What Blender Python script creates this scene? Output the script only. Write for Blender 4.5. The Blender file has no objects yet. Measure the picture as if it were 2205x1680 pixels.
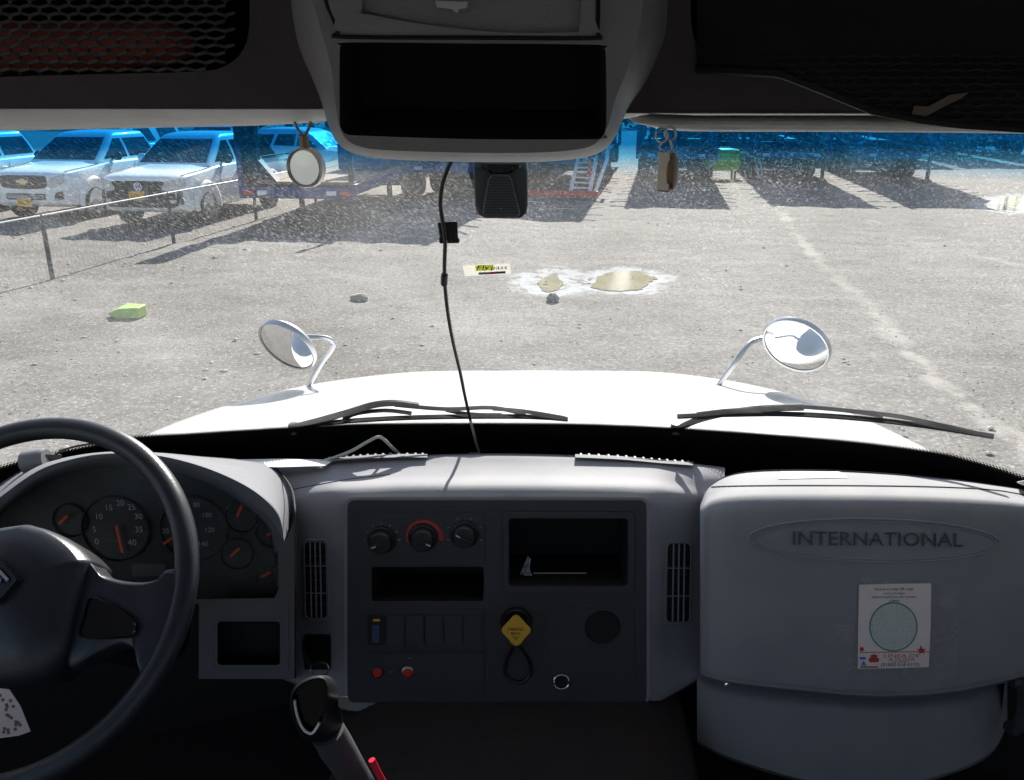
import bpy, bmesh, math, random
from mathutils import Vector, Matrix, noise
from mathutils.geometry import tessellate_polygon
random.seed(7)
R = math.radians
sc = bpy.context.scene
COL = sc.collection

# ------------------------------------------------------------------ camera, sky, sun, exposure
CAMH, PITCH, FPX, CX, CY = 2.45, R(19.1), 1800.0, 1102.0, 840.0      # measured on a 2204 x 1680 copy
CAM = Vector((0, 0, CAMH))
FWD = Vector((0, math.cos(PITCH), -math.sin(PITCH)))
UPV = Vector((0, math.sin(PITCH), math.cos(PITCH)))
cam_d = bpy.data.cameras.new('camera')
cam_d.sensor_width = 36.0
cam_d.lens = 36.0 * FPX / 2204.0
cam_d.clip_start, cam_d.clip_end = 0.02, 1000
cam = bpy.data.objects.new('camera', cam_d)
COL.objects.link(cam)
cam.location = CAM
cam.rotation_euler = (math.pi / 2 - PITCH, 0, 0)
sc.camera = cam

SUN_EL, SUN_AZ = R(33), R(10)           # azimuth east of the view direction (+Y)
w = bpy.data.worlds.new('World'); sc.world = w; w.use_nodes = True
nt = w.node_tree; bg = nt.nodes['Background']
sky = nt.nodes.new('ShaderNodeTexSky'); sky.sky_type = 'NISHITA'; sky.sun_disc = False
sky.sun_elevation = SUN_EL; sky.sun_rotation = SUN_AZ
nt.links.new(sky.outputs[0], bg.inputs[0]); bg.inputs[1].default_value = 0.075
sl = bpy.data.lights.new('sun', 'SUN'); sl.energy = 4.2; sl.angle = R(0.5); sl.color = (1, .95, .88)
so = bpy.data.objects.new('sun', sl); COL.objects.link(so)
sdir = Vector((math.sin(SUN_AZ) * math.cos(SUN_EL), math.cos(SUN_AZ) * math.cos(SUN_EL), math.sin(SUN_EL)))
so.rotation_euler = sdir.to_track_quat('Z', 'Y').to_euler()
so.location = (5, 30, 20)
sc.view_settings.view_transform = 'Standard'; sc.view_settings.look = 'None'
sc.view_settings.gamma = 1; sc.view_settings.exposure = 1.35
cy = sc.cycles
cy.max_bounces = 10; cy.diffuse_bounces = 5; cy.glossy_bounces = 4; cy.transmission_bounces = 6
cy.transparent_max_bounces = 16; cy.sample_clamp_indirect = 4.0; cy.use_denoising = True
cy.caustics_reflective = False; cy.caustics_refractive = False

# ------------------------------------------------------------------ helpers
def ray(u, v):
    return FWD + Vector((1, 0, 0)) * ((u - CX) / FPX) + UPV * ((CY - v) / FPX)
def P(u, v, Y):
    r = ray(u, v); return CAM + r * (Y / r.y)
def G(u, v, z=0.0):
    r = ray(u, v); return CAM + r * ((z - CAMH) / r.z)
class Plane:
    def __init__(s, p0, n):
        s.p = Vector(p0); s.n = Vector(n).normalized()
        if s.n.dot(CAM - s.p) < 0: s.n = -s.n
    @classmethod
    def of(cls, a, b, c):
        a, b, c = Vector(a), Vector(b), Vector(c)
        return cls(a, (b - a).cross(c - a))
    def at(s, u, v, h=0.0):
        r = ray(u, v); p = s.p + s.n * h
        return CAM + r * ((p - CAM).dot(s.n) / r.dot(s.n))
def cr(pts, n=6, closed=False):
    """Catmull-Rom through points (any dimension)"""
    pts = [tuple(p) for p in pts]; out = []; m = len(pts)
    for i in range(m if closed else m - 1):
        if closed: a, b, c, d = pts[(i-1) % m], pts[i], pts[(i+1) % m], pts[(i+2) % m]
        else: a, b, c, d = pts[max(i-1, 0)], pts[i], pts[i+1], pts[min(i+2, m-1)]
        for k in range(n):
            t = k / n
            out.append(tuple(.5*((2*q) + (r_-p)*t + (2*p-5*q+4*r_-s)*t*t + (-p+3*q-3*r_+s)*t**3) for p, q, r_, s in zip(a, b, c, d)))
    if not closed: out.append(pts[-1])
    return out
def rrect(u0, v0, u1, v1, r, n=4):
    o = []
    for cx_, cy_, a0 in ((u1-r, v0+r, -90), (u1-r, v1-r, 0), (u0+r, v1-r, 90), (u0+r, v0+r, 180)):
        for k in range(n+1):
            a = R(a0 + 90*k/n); o.append((cx_ + r*math.cos(a), cy_ + r*math.sin(a)))
    return o
def ell(u, v, a, b, n=32, rot=0):
    c, s = math.cos(R(rot)), math.sin(R(rot))
    return [(u + a*math.cos(2*math.pi*k/n)*c - b*math.sin(2*math.pi*k/n)*s, v + a*math.cos(2*math.pi*k/n)*s + b*math.sin(2*math.pi*k/n)*c) for k in range(n)]
WLOC = {}
class MB:
    def __init__(s): s.v, s.f, s.m = [], [], []
    def add(s, vs, fs, m=0):
        o = len(s.v); s.v += [Vector(p) for p in vs]
        for f in fs: s.f.append([o+i for i in f]); s.m.append(m)
        return s
    def loft(s, rings, closed=True, cap0=False, cap1=False, m=0):
        n = len(rings[0]); vs = [p for r in rings for p in r]; fs = []
        for i in range(len(rings)-1):
            for j in range(n if closed else n-1):
                k = (j+1) % n
                fs.append([i*n+j, i*n+k, (i+1)*n+k, (i+1)*n+j])
        if cap0: fs.append(list(range(n))[::-1])
        if cap1: fs.append([(len(rings)-1)*n+j for j in range(n)])
        return s.add(vs, fs, m)
    def box(s, c, sz, rot=None, m=0):
        c = Vector(c); vs = []
        for x in (-.5, .5):
            for y in (-.5, .5):
                for z in (-.5, .5):
                    p = Vector((x*sz[0], y*sz[1], z*sz[2]))
                    if rot is not None: p = rot @ p
                    vs.append(c + p)
        return s.add(vs, [[0,1,3,2],[4,6,7,5],[0,4,5,1],[2,3,7,6],[0,2,6,4],[1,5,7,3]], m)
    def bar(s, a, b, w_, h_, m=0, up=(0,0,1)):
        a, b = Vector(a), Vector(b); d = (b-a).normalized(); u = Vector(up)
        if abs(d.dot(u)) > .98: u = Vector((0,1,0))
        x = d.cross(u).normalized(); z = x.cross(d)
        q = [x*sx*w_/2 + z*sz_*h_/2 for sx, sz_ in ((-1,-1),(1,-1),(1,1),(-1,1))]
        return s.loft([[a+k for k in q], [b+k for k in q]], True, True, True, m)
    def tube(s, pts, r, n=8, closed=False, m=0, cap=True):
        pts = [Vector(p) for p in pts]; L = len(pts); rings = []; prev = None
        for i, p in enumerate(pts):
            if closed: t = pts[(i+1) % L] - pts[i-1]
            else: t = pts[min(i+1, L-1)] - pts[max(i-1, 0)]
            t = t.normalized()
            if prev is None:
                u = t.orthogonal().normalized()
            else:
                u = prev - t*prev.dot(t)
                u = u.normalized() if u.length > 1e-6 else t.orthogonal().normalized()
            prev = u; b = t.cross(u); rr = r[i] if isinstance(r, (list, tuple)) else r
            rings.append([p + (u*math.cos(2*math.pi*k/n) + b*math.sin(2*math.pi*k/n))*rr for k in range(n)])
        if closed:
            rings.append(rings[0][:])
            # align the seam
            best = min(range(n), key=lambda q: (rings[-2][0]-rings[0][q]).length)
            rings[-1] = rings[0][best:] + rings[0][:best]
        return s.loft(rings, True, cap and not closed, cap and not closed, m)
    def lathe(s, prof, M, n=24, m=0, cap0=False, cap1=False):
        """prof: (r, h) pairs, turned round the local Z of matrix M"""
        rings = [[M @ Vector((r*math.cos(2*math.pi*k/n), r*math.sin(2*math.pi*k/n), h)) for k in range(n)] for r, h in prof]
        return s.loft(rings, True, cap0, cap1, m)
    def ball(s, c, rad, n=10, m=0, sq=(1,1,1)):
        M = Matrix.Translation(Vector(c)) @ Matrix.Diagonal((*sq, 1))
        pr = [(max(rad*math.sin(math.pi*k/n), 1e-5), -rad*math.cos(math.pi*k/n)) for k in range(n+1)]
        return s.lathe(pr, M, n*2, m)
    def plate(s, loops, fn, h0, h1, m=0, back=True, sides=True):
        """flat plate with holes: loops of (u,v), first the outline; fn(u,v,h) -> point; h1 front, h0 back"""
        flat = [p for l in loops for p in l]
        tris = tessellate_polygon([[Vector((p[0], p[1], 0)) for p in l] for l in loops])
        fr = [fn(p[0], p[1], h1) for p in flat]; bk = [fn(p[0], p[1], h0) for p in flat]; N = len(flat)
        fs = [list(t) for t in tris]
        if back: fs += [[i+N for i in t][::-1] for t in tris]
        if sides:
            o = 0
            for l in loops:
                n = len(l)
                for j in range(n): a, b = o+j, o+(j+1) % n; fs.append([a, b, b+N, a+N])
                o += n
        return s.add(fr+bk, fs, m)
    def build(s, name, mats, parent=None, smooth=38, bevel=0, bseg=2, subsurf=0, solid=0, recalc=True, recenter=None, weld=1e-5):
        if not isinstance(mats, (list, tuple)): mats = [mats]
        off = Vector((0,0,0))
        if parent is not None: off = WLOC.get(parent.name, Vector((0,0,0)))
        elif recenter is not False and s.v:
            lo = Vector([min(p[i] for p in s.v) for i in range(3)]); hi = Vector([max(p[i] for p in s.v) for i in range(3)])
            off = Vector(((lo.x+hi.x)/2, (lo.y+hi.y)/2, lo.z))
        me = bpy.data.meshes.new(name)
        me.from_pydata([p-off for p in s.v], [], s.f)
        for i, p in enumerate(me.polygons): p.material_index = s.m[i]
        bm = bmesh.new(); bm.from_mesh(me)
        if weld: bmesh.ops.remove_doubles(bm, verts=bm.verts, dist=weld)
        if recalc: bmesh.ops.recalc_face_normals(bm, faces=bm.faces)
        bm.to_mesh(me); bm.free()
        for mt in mats: me.materials.append(mt)
        if smooth:
            for p in me.polygons: p.use_smooth = True
            me.set_sharp_from_angle(angle=R(smooth))
        o = bpy.data.objects.new(name, me); COL.objects.link(o)
        if parent is not None: o.parent = parent
        else: o.location = off; WLOC[o.name] = off
        if parent is not None: WLOC[o.name] = off
        if solid: q = o.modifiers.new('s', 'SOLIDIFY'); q.thickness = solid; q.offset = -1
        if bevel: q = o.modifiers.new('b', 'BEVEL'); q.width = bevel; q.segments = bseg; q.limit_method = 'ANGLE'; q.angle_limit = R(40)
        if subsurf: q = o.modifiers.new('d', 'SUBSURF'); q.levels = subsurf; q.render_levels = subsurf
        return o
def empty(name, loc=(0,0,0), rz=0):
    o = bpy.data.objects.new(name, None); COL.objects.link(o); o.location = loc; o.rotation_euler = (0,0,rz)
    o.empty_display_size = .1
    WLOC[o.name] = Vector(loc); return o
def tag(o, label, cat, group=None, kind=None):
    o['label'] = label
    if cat: o['category'] = cat
    if group: o['group'] = group
    if kind: o['kind'] = kind
    return o
def copy_tree(o, parent=None):
    c = o.copy(); COL.objects.link(c)
    if parent is not None: c.parent = parent
    for ch in list(o.children): copy_tree(ch, c)
    return c
_TX = {}
def text_geo(t):
    """vertices (unit cap height, x centred) and faces of a line of text"""
    if t in _TX: return _TX[t]
    c = bpy.data.curves.new('txt', 'FONT'); c.body = t; c.size = 1; c.align_x = 'CENTER'; c.resolution_u = 3
    o = bpy.data.objects.new('txt', c); COL.objects.link(o)
    dg = bpy.context.evaluated_depsgraph_get()
    me = bpy.data.meshes.new_from_object(o.evaluated_get(dg))
    vs = [p.co.copy() for p in me.vertices]; fs = [list(p.vertices) for p in me.polygons]
    bpy.data.objects.remove(o); bpy.data.curves.remove(c); bpy.data.meshes.remove(me)
    if vs:
        x0, x1 = min(p.x for p in vs), max(p.x for p in vs); h = .69
        vs = [Vector(((p.x-(x0+x1)/2)/h, p.y/h-.5, 0)) for p in vs]; wd = (x1-x0)/h
    else: wd = 1
    _TX[t] = (vs, fs, wd); return _TX[t]
def text_on(mb, t, o, xd, yd, height, width=None, m=0, depth=0.0, shear=0):
    """put text on a plane: o centre, xd/yd unit directions, sizes in metres"""
    vs, fs, wd = text_geo(t); sx = height if width is None else width/max(wd, 1e-3)
    o, xd, yd = Vector(o), Vector(xd).normalized(), Vector(yd).normalized(); n = xd.cross(yd)
    base = [o + xd*((p.x+shear*p.y)*sx) + yd*(p.y*height) for p in vs]
    if depth:
        N = len(base); ed = {}
        for f in fs:
            for a, b in zip(f, f[1:]+f[:1]): ed[(a, b)] = 1
        side = [[a, b, b+N, a+N] for a, b in ed if (b, a) not in ed]
        mb.add([p+n*depth for p in base]+base, fs+side, m)
    else: mb.add(base, fs, m)
def text_px(mb, t, pl, u, v, hpx, wpx=None, m=0, h=.001, depth=0.0, slope=0, shear=0):
    o = pl.at(u, v, h); x = pl.at(u+5, v+5*slope, h)-o
    y = pl.n.cross(x).normalized(); k = x.length/math.hypot(5, 5*slope)
    yk = (pl.at(u, v-5, h)-o).length/5
    text_on(mb, t, o, x, y, hpx*yk, None if wpx is None else wpx*k, m, depth, shear)

# ------------------------------------------------------------------ materials
def mat(name, col, rough=.5, metal=0, var=.12, vscale=8, bump=0, bscale=300, spec=.5, coat=0, dust=0, dcol=(.45,.4,.34), detail=4):
    m = bpy.data.materials.new(name); m.use_nodes = True; n = m.node_tree.nodes; L = m.node_tree.links
    b = n['Principled BSDF']; b.inputs['Roughness'].default_value = rough; b.inputs['Metallic'].default_value = metal
    b.inputs['Specular IOR Level'].default_value = spec
    if coat: b.inputs['Coat Weight'].default_value = coat; b.inputs['Coat Roughness'].default_value = .06
    tc = n.new('ShaderNodeTexCoord')
    nz = n.new('ShaderNodeTexNoise'); nz.inputs['Scale'].default_value = vscale; nz.inputs['Detail'].default_value = detail
    L.new(tc.outputs['Object'], nz.inputs['Vector'])
    mx = n.new('ShaderNodeMix'); mx.data_type = 'RGBA'
    mx.inputs['A'].default_value = (*[c*(1-var) for c in col], 1); mx.inputs['B'].default_value = (*[min(1, c*(1+var)) for c in col], 1)
    L.new(nz.outputs['Fac'], mx.inputs['Factor']); last = mx.outputs['Result']
    if dust:
        n2 = n.new('ShaderNodeTexNoise'); n2.inputs['Scale'].default_value = vscale*2.3; n2.inputs['Detail'].default_value = 8
        L.new(tc.outputs['Object'], n2.inputs['Vector'])
        rp = n.new('ShaderNodeMapRange'); rp.inputs['From Min'].default_value = .38; rp.inputs['From Max'].default_value = .72
        rp.inputs['To Max'].default_value = dust; L.new(n2.outputs['Fac'], rp.inputs['Value'])
        m2 = n.new('ShaderNodeMix'); m2.data_type = 'RGBA'; m2.inputs['B'].default_value = (*dcol, 1)
        L.new(rp.outputs[0], m2.inputs['Factor']); L.new(last, m2.inputs['A']); last = m2.outputs['Result']
    L.new(last, b.inputs['Base Color'])
    rr = n.new('ShaderNodeMapRange'); rr.inputs['To Min'].default_value = max(.02, rough-.08); rr.inputs['To Max'].default_value = min(1, rough+.08)
    L.new(nz.outputs['Fac'], rr.inputs['Value']); L.new(rr.outputs[0], b.inputs['Roughness'])
    if bump:
        nb = n.new('ShaderNodeTexNoise'); nb.inputs['Scale'].default_value = bscale; nb.inputs['Detail'].default_value = 2
        L.new(tc.outputs['Object'], nb.inputs['Vector'])
        bp = n.new('ShaderNodeBump'); bp.inputs['Strength'].default_value = bump; bp.inputs['Distance'].default_value = .001 if bscale > 60 else .01
        L.new(nb.outputs['Fac'], bp.inputs['Height']); L.new(bp.outputs[0], b.inputs['Normal'])
    return m
M = {}
M['dash'] = mat('dash_plastic', (.260,.258,.285), .74, var=.14, vscale=5, bump=.3, bscale=420, dust=.28, dcol=(.40,.39,.37), spec=.35)
M['dash_dark'] = mat('dash_dark_plastic', (.042,.040,.050), .55, var=.12, vscale=9, bump=.4, bscale=500, dust=.12, dcol=(.08,.075,.075))
M['cavity'] = mat('cavity_black', (.008,.008,.009), .8, var=.2)
M['black'] = mat('black_plastic', (.012,.012,.014), .38, var=.2, bump=.3, bscale=500)
M['gloss'] = mat('black_gloss', (.006,.006,.008), .12, var=.1)
M['wheelp'] = mat('steering_leather', (.017,.018,.026), .36, var=.3, vscale=14, bump=.4, bscale=520)
M['liner'] = mat('headliner_darkened', (.095,.082,.086), .95, var=.14, vscale=30, bump=.7, bscale=700, spec=.1)  # dark fabric tone, partly shade on the shelf face put into the colour
M['trim'] = mat('header_trim_paled', (.92,.91,.87), .6, var=.04, vscale=12, bump=.3, bscale=500, dust=.2, dcol=(.4,.37,.32))  # paled to stand in for light bounced up from hood and dash
M['console'] = mat('console_plastic', (.24,.235,.235), .5, var=.10, vscale=10, bump=.6, bscale=520)
M['shell'] = mat('cab_shell', (.56,.55,.54), .8, var=.08)
M['floor'] = mat('rubber_floor', (.02,.018,.017), .9, var=.3, vscale=14, bump=.5, bscale=80)
M['white'] = mat('white_paint', (.88,.88,.87), .22, var=.02, vscale=2, coat=.6)
M['mark'] = mat('gauge_print', (.55,.57,.62), .6, var=.05)
M['markd'] = mat('dim_print', (.20,.2,.22), .6, var=.05)
M['pod'] = mat('pod_plastic', (.10,.098,.11), .58, var=.1, bump=.5, bscale=420)
M['dash_lit'] = mat('dash_toned_for_sun', (.185,.188,.21), .8, var=.14, bump=.3, bscale=420, spec=.25, dust=.2, dcol=(.28,.27,.26))  # dash plastic darkened to tone down full sun on pod shell and grilles
M['letter'] = mat('letter_edge_shade', (.075,.074,.088), .5)  # darker than the panel, standing in for the edge shadow of the relief
M['red'] = mat('red_plastic', (.55,.035,.025), .4, var=.1)
M['needle'] = mat('needle_orange', (.85,.10,.03), .5, var=.05)
M['bluep'] = mat('blue_print', (.05,.18,.6), .5)
M['yellow'] = mat('yellow_plastic', (.75,.43,.045), .45, var=.1, vscale=40)
M['ink'] = mat('black_ink', (.015,.014,.016), .7)
M['paper'] = mat('white_paper', (.74,.73,.71), .9, var=.05, vscale=30)
M['paperpink'] = mat('worn_paper', (.90,.77,.74), .9, var=.06, vscale=40)
M['green'] = mat('green_ink', (.02,.22,.14), .8)
M['redink'] = mat('red_ink', (.55,.05,.05), .8)
M['palegreen'] = mat('pale_green_ink', (.60,.63,.60), .85, var=.32, vscale=330)
M['chrome'] = mat('chrome', (.75,.75,.76), .15, metal=1, var=.05)
M['steel'] = mat('steel', (.45,.46,.48), .35, metal=1, var=.15, vscale=20)
M['dirty'] = mat('bronze_edge', (.30,.22,.14), .45, metal=.3, var=.2, vscale=60)
M['grey_cable'] = mat('grey_cable', (.42,.41,.39), .5)
M['cable'] = mat('black_cable', (.015,.015,.016), .4)
M['sky_paint'] = mat('cyan_ink', (.05,.5,.75), .6)
def alpha_mat(name, col, alpha, rough=.3, nscale=0):
    m = bpy.data.materials.new(name); m.use_nodes = True; n = m.node_tree.nodes; L = m.node_tree.links
    b = n['Principled BSDF']; b.inputs['Base Color'].default_value = (*col, 1); b.inputs['Roughness'].default_value = rough
    b.inputs['Alpha'].default_value = alpha
    if nscale:
        tc = n.new('ShaderNodeTexCoord'); nz = n.new('ShaderNodeTexNoise'); nz.inputs['Scale'].default_value = nscale; nz.inputs['Detail'].default_value = 6
        L.new(tc.outputs['Object'], nz.inputs['Vector'])
        mr = n.new('ShaderNodeMapRange'); mr.inputs['From Min'].default_value = .4; mr.inputs['From Max'].default_value = .75
        mr.inputs['To Min'].default_value = alpha*.4; mr.inputs['To Max'].default_value = min(1, alpha*2.4)
        L.new(nz.outputs['Fac'], mr.inputs['Value']); L.new(mr.outputs[0], b.inputs['Alpha'])
    return m
M['tape'] = alpha_mat('clear_tape', (.55,.5,.52), .22, .2, 45)
M['bag'] = alpha_mat('clear_plastic', (.6,.6,.62), .3, .15, 80)
M['lens'] = alpha_mat('gauge_lens', (.30,.31,.31), .07, .12, 9)  # thin grey film painted in for dusty, hazy reflection on the lens
def thin_mat(name, col, trans=.5, var=.08, vscale=60):
    m = mat(name, col, .7, var=var, vscale=vscale); n = m.node_tree.nodes; L = m.node_tree.links
    tl = n.new('ShaderNodeBsdfTranslucent'); tl.inputs[0].default_value = (*col, 1); ms = n.new('ShaderNodeMixShader'); ms.inputs[0].default_value = trans
    out = n['Material Output']; L.new(n['Principled BSDF'].outputs[0], ms.inputs[1]); L.new(tl.outputs[0], ms.inputs[2]); L.new(ms.outputs[0], out.inputs[0]); return m
M['thinpaper'] = thin_mat('thin_paper', (.80,.79,.76), .56)
M['thinlime'] = thin_mat('thin_lime_print', (.68,.74,.10), .5)
M['hangface'] = mat('satin_mirror', (.80,.86,.88), .24, metal=.95, var=.05, vscale=40)
M['hangrim'] = mat('worn_metal_rim', (.78,.74,.66), .38, metal=.7, var=.15, vscale=70)
M['beigetag'] = mat('beige_tag', (.66,.60,.52), .38, metal=.5, var=.15, vscale=60)
M['hang'] = mat('hanging_disc', (.62,.67,.69), .6, var=.08, vscale=60, dust=.3, dcol=(.4,.4,.38))
M['orange'] = mat('orange_cloth', (.40,.105,.06), .9, var=.3, vscale=25)

# ================================================================== the truck one sits in
from mathutils.bvhtree import BVHTree
class Surf:
    def __init__(s, mb): s.t = BVHTree.FromPolygons(mb.v, mb.f)
    def at(s, u, v, h=0.0):
        r = ray(u, v).normalized(); loc, n, i, d = s.t.ray_cast(CAM, r)
        if loc is None:
            loc, n, i, d = s.t.find_nearest(P(u, v, 1.3))
        return loc - r*h
def surf_patch(S_, a, b, c, d, n, h):
    q = MB(); rows = []
    for j in range(n+1):
        t = j/n; l = (a[0]+(d[0]-a[0])*t, a[1]+(d[1]-a[1])*t); r_ = (b[0]+(c[0]-b[0])*t, b[1]+(c[1]-b[1])*t)
        rows.append([S_.at(l[0]+(r_[0]-l[0])*k/n, l[1]+(r_[1]-l[1])*k/n, 0) + Vector((0,-h*.7,h*.7)) for k in range(n+1)])
    q.loft(rows, False); return q
def lin(pts, x):
    if x <= pts[0][0]: return pts[0][1]
    for (a, p), (b, q) in zip(pts, pts[1:]):
        if x <= b: return p + (q-p)*(x-a)/(b-a)
    return pts[-1][1]
def dense(stations, nu=5, nv=4):
    prof = [cr(s, nv) for s in stations]
    cols = [cr(c, nu) for c in zip(*prof)]        # cols[row][station]
    return cols
def grid_mb(cols, skip=None, m=0):
    mb = MB(); R_, C_ = len(cols), len(cols[0]); fs = []
    for i in range(R_-1):
        for j in range(C_-1):
            if skip:
                u = (cols[i][j][0]+cols[i+1][j+1][0])/2; v = (cols[i][j][1]+cols[i+1][j+1][1])/2
                if skip(u, v): continue
            fs.append([i*C_+j, i*C_+j+1, (i+1)*C_+j+1, (i+1)*C_+j])
    mb.add([P(*p) for r in cols for p in r], fs, m)
    return mb

truck = empty('truck', (0, 0, 0))
tag(truck, 'white truck seen from inside its cab, grey dashboard, dark overhead shelf and bright white hood', 'truck')

# ---- windscreen (a curved pane), its black border print and what is on it
ZB, ZT = P(CX, 999, 1.69).z, P(CX, 246, 1.09).z
GW = 1.34
def gpt(x, t):
    yb = 1.69 - .25*(x/.95)**2; yt = 1.09 - .14*(x/.95)**2
    return Vector((x, yb+(yt-yb)*t, ZB+(ZT-ZB)*t))
def ghit(u, v, h=0.0):
    Y = 1.4
    for _ in range(40):
        p = P(u, v, Y); t = (p.z-ZB)/(ZT-ZB); Y = .5*Y + .5*gpt(p.x, t).y
    r = ray(u, v).normalized(); return P(u, v, Y) - r*h
def gt(u, v): return (ghit(u, v).z-ZB)/(ZT-ZB)
def uvmesh(o, uvs, name='UVMap'):
    l = o.data.uv_layers.new(name=name)
    for lp in o.data.loops: l.data[lp.index].uv = uvs[lp.vertex_index]
gm = MB(); NX, NT = 64, 24; vs = []; uvs = []
for i in range(NT+1):
    for j in range(NX+1):
        x = -GW + 2*GW*j/NX; vs.append(gpt(x, i/NT)); uvs.append((x, i/NT))
gm.add(vs, [[i*(NX+1)+j, i*(NX+1)+j+1, (i+1)*(NX+1)+j+1, (i+1)*(NX+1)+j] for i in range(NT) for j in range(NX)])
T0, T1, T2 = gt(CX, 358), gt(CX, 336), gt(CX, 312)
def glass_mat():
    m = bpy.data.materials.new('windscreen_glass'); m.use_nodes = True; n = m.node_tree.nodes; L = m.node_tree.links
    n.clear(); out = n.new('ShaderNodeOutputMaterial')
    uv = n.new('ShaderNodeUVMap'); uv.uv_map = 'UVMap'
    sx = n.new('ShaderNodeSeparateXYZ'); L.new(uv.outputs[0], sx.inputs[0])
    # sun-strip tint, blue towards the top
    nz0 = n.new('ShaderNodeTexNoise'); nz0.inputs['Scale'].default_value = 3; L.new(uv.outputs[0], nz0.inputs['Vector'])
    ramp = n.new('ShaderNodeValToRGB'); e = ramp.color_ramp.elements
    e[0].position = T0-.02; e[0].color = (.93,.95,.93,1)
    e[1].position = T2; e[1].color = (.011,.235,.58,1)
    k = e.new(T1); k.color = (.15,.54,.82,1)
    L.new(sx.outputs['Y'], ramp.inputs[0])
    tr = n.new('ShaderNodeBsdfTransparent'); L.new(ramp.outputs[0], tr.inputs[0])
    # dust: fine specks and streaks, thicker high on the pane, with soft blotches
    mp0 = n.new('ShaderNodeMapping'); mp0.inputs['Rotation'].default_value = (0,0,R(48)); mp = n.new('ShaderNodeMapping'); mp.inputs['Scale'].default_value = (130, 430, 1); L.new(mp0.outputs[0], mp.inputs['Vector'])
    cmb = n.new('ShaderNodeCombineXYZ'); mu = n.new('ShaderNodeMath'); mu.operation = 'MULTIPLY'; mu.inputs[1].default_value = .95
    L.new(sx.outputs['Y'], mu.inputs[0]); L.new(sx.outputs['X'], cmb.inputs[0]); L.new(mu.outputs[0], cmb.inputs[1])
    L.new(cmb.outputs[0], mp0.inputs['Vector'])
    n1 = n.new('ShaderNodeTexNoise'); n1.inputs['Scale'].default_value = 1; n1.inputs['Detail'].default_value = 2; L.new(mp.outputs[0], n1.inputs['Vector'])
    n2 = n.new('ShaderNodeTexNoise'); n2.inputs['Scale'].default_value = 310; n2.inputs['Detail'].default_value = 3; n2.inputs['Distortion'].default_value = 1.5; L.new(cmb.outputs[0], n2.inputs['Vector'])
    n3 = n.new('ShaderNodeTexNoise'); n3.inputs['Scale'].default_value = 5; n3.inputs['Detail'].default_value = 5; L.new(cmb.outputs[0], n3.inputs['Vector'])
    def mr(a, f0, f1, t0, t1):
        q = n.new('ShaderNodeMapRange'); q.inputs['From Min'].default_value = f0; q.inputs['From Max'].default_value = f1
        q.inputs['To Min'].default_value = t0; q.inputs['To Max'].default_value = t1; L.new(a, q.inputs['Value']); return q.outputs[0]
    def mth(op, a, b):
        q = n.new('ShaderNodeMath'); q.operation = op
        for i_, x in enumerate((a, b)):
            if isinstance(x, (int, float)): q.inputs[i_].default_value = x
            else: L.new(x, q.inputs[i_])
        return q.outputs[0]
    side = mr(sx.outputs['X'], -.45, .1, 0, 1)
    s1 = mth('MULTIPLY', mr(n1.outputs['Fac'], .55, .70, 0, 1), mr(side, 0, 1, 1, .35))
    s2 = mth('MULTIPLY', mr(n2.outputs['Fac'], .55, .68, 0, 1), mr(side, 0, 1, .45, 1))
    sp = mth('MAXIMUM', s1, s2)
    hi = mr(sx.outputs['Y'], .42, .78, .05, 1)
    blot = mr(n3.outputs['Fac'], .35, .7, .25, 1)
    sp = mth('MULTIPLY', mth('MULTIPLY', sp, hi), mth('MULTIPLY', blot, .20))
    def arcs(px, py, sc):
        v_ = n.new('ShaderNodeVectorMath'); v_.operation = 'DISTANCE'; L.new(cmb.outputs[0], v_.inputs[0]); v_.inputs[1].default_value = (px, py, 0)
        q = n.new('ShaderNodeTexNoise'); q.noise_dimensions = '1D'; q.inputs['Scale'].default_value = sc; q.inputs['Detail'].default_value = 3; L.new(v_.outputs['Value'], q.inputs['W'])
        return mr(q.outputs['Fac'], .45, .7, 0, 1)
    wip = mth('MULTIPLY', mth('ADD', arcs(-.35, .02, 55), arcs(.40, .02, 55)), mr(n3.outputs['Fac'], .4, .7, .0, .010))
    n4 = n.new('ShaderNodeTexNoise'); n4.inputs['Scale'].default_value = 2.2; n4.inputs['Detail'].default_value = 6; n4.inputs['Distortion'].default_value = 1.2; L.new(cmb.outputs[0], n4.inputs['Vector'])
    smear = mr(n4.outputs['Fac'], .45, .75, 0, .055)
    haze = mth('ADD', mth('ADD', wip, smear), mth('MULTIPLY', mr(sx.outputs['Y'], .2, .8, .014, .018), mr(n3.outputs['Fac'], .3, .7, .6, 1.4)))
    fac = mth('ADD', sp, haze)
    dcol = n.new('ShaderNodeMix'); dcol.data_type = 'RGBA'; dcol.blend_type = 'MULTIPLY'; dcol.inputs['Factor'].default_value = 1
    dcol.inputs['A'].default_value = (.82,.82,.84,1); L.new(ramp.outputs[0], dcol.inputs['B'])
    tl = n.new('ShaderNodeBsdfTranslucent'); L.new(dcol.outputs['Result'], tl.inputs[0])
    mix1 = n.new('ShaderNodeMixShader'); L.new(fac, mix1.inputs[0]); L.new(tr.outputs[0], mix1.inputs[1]); L.new(tl.outputs[0], mix1.inputs[2])
    gl = n.new('ShaderNodeBsdfGlossy'); gl.inputs['Roughness'].default_value = .02
    fr = n.new('ShaderNodeFresnel'); fr.inputs['IOR'].default_value = 1.38
    mix2 = n.new('ShaderNodeMixShader'); L.new(fr.outputs[0], mix2.inputs[0]); L.new(mix1.outputs[0], mix2.inputs[1]); L.new(gl.outputs[0], mix2.inputs[2])
    L.new(mix2.outputs[0], out.inputs[0]); return m
glass = gm.build('windscreen', glass_mat(), truck, smooth=60, recalc=False); uvmesh(glass, uvs)

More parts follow.
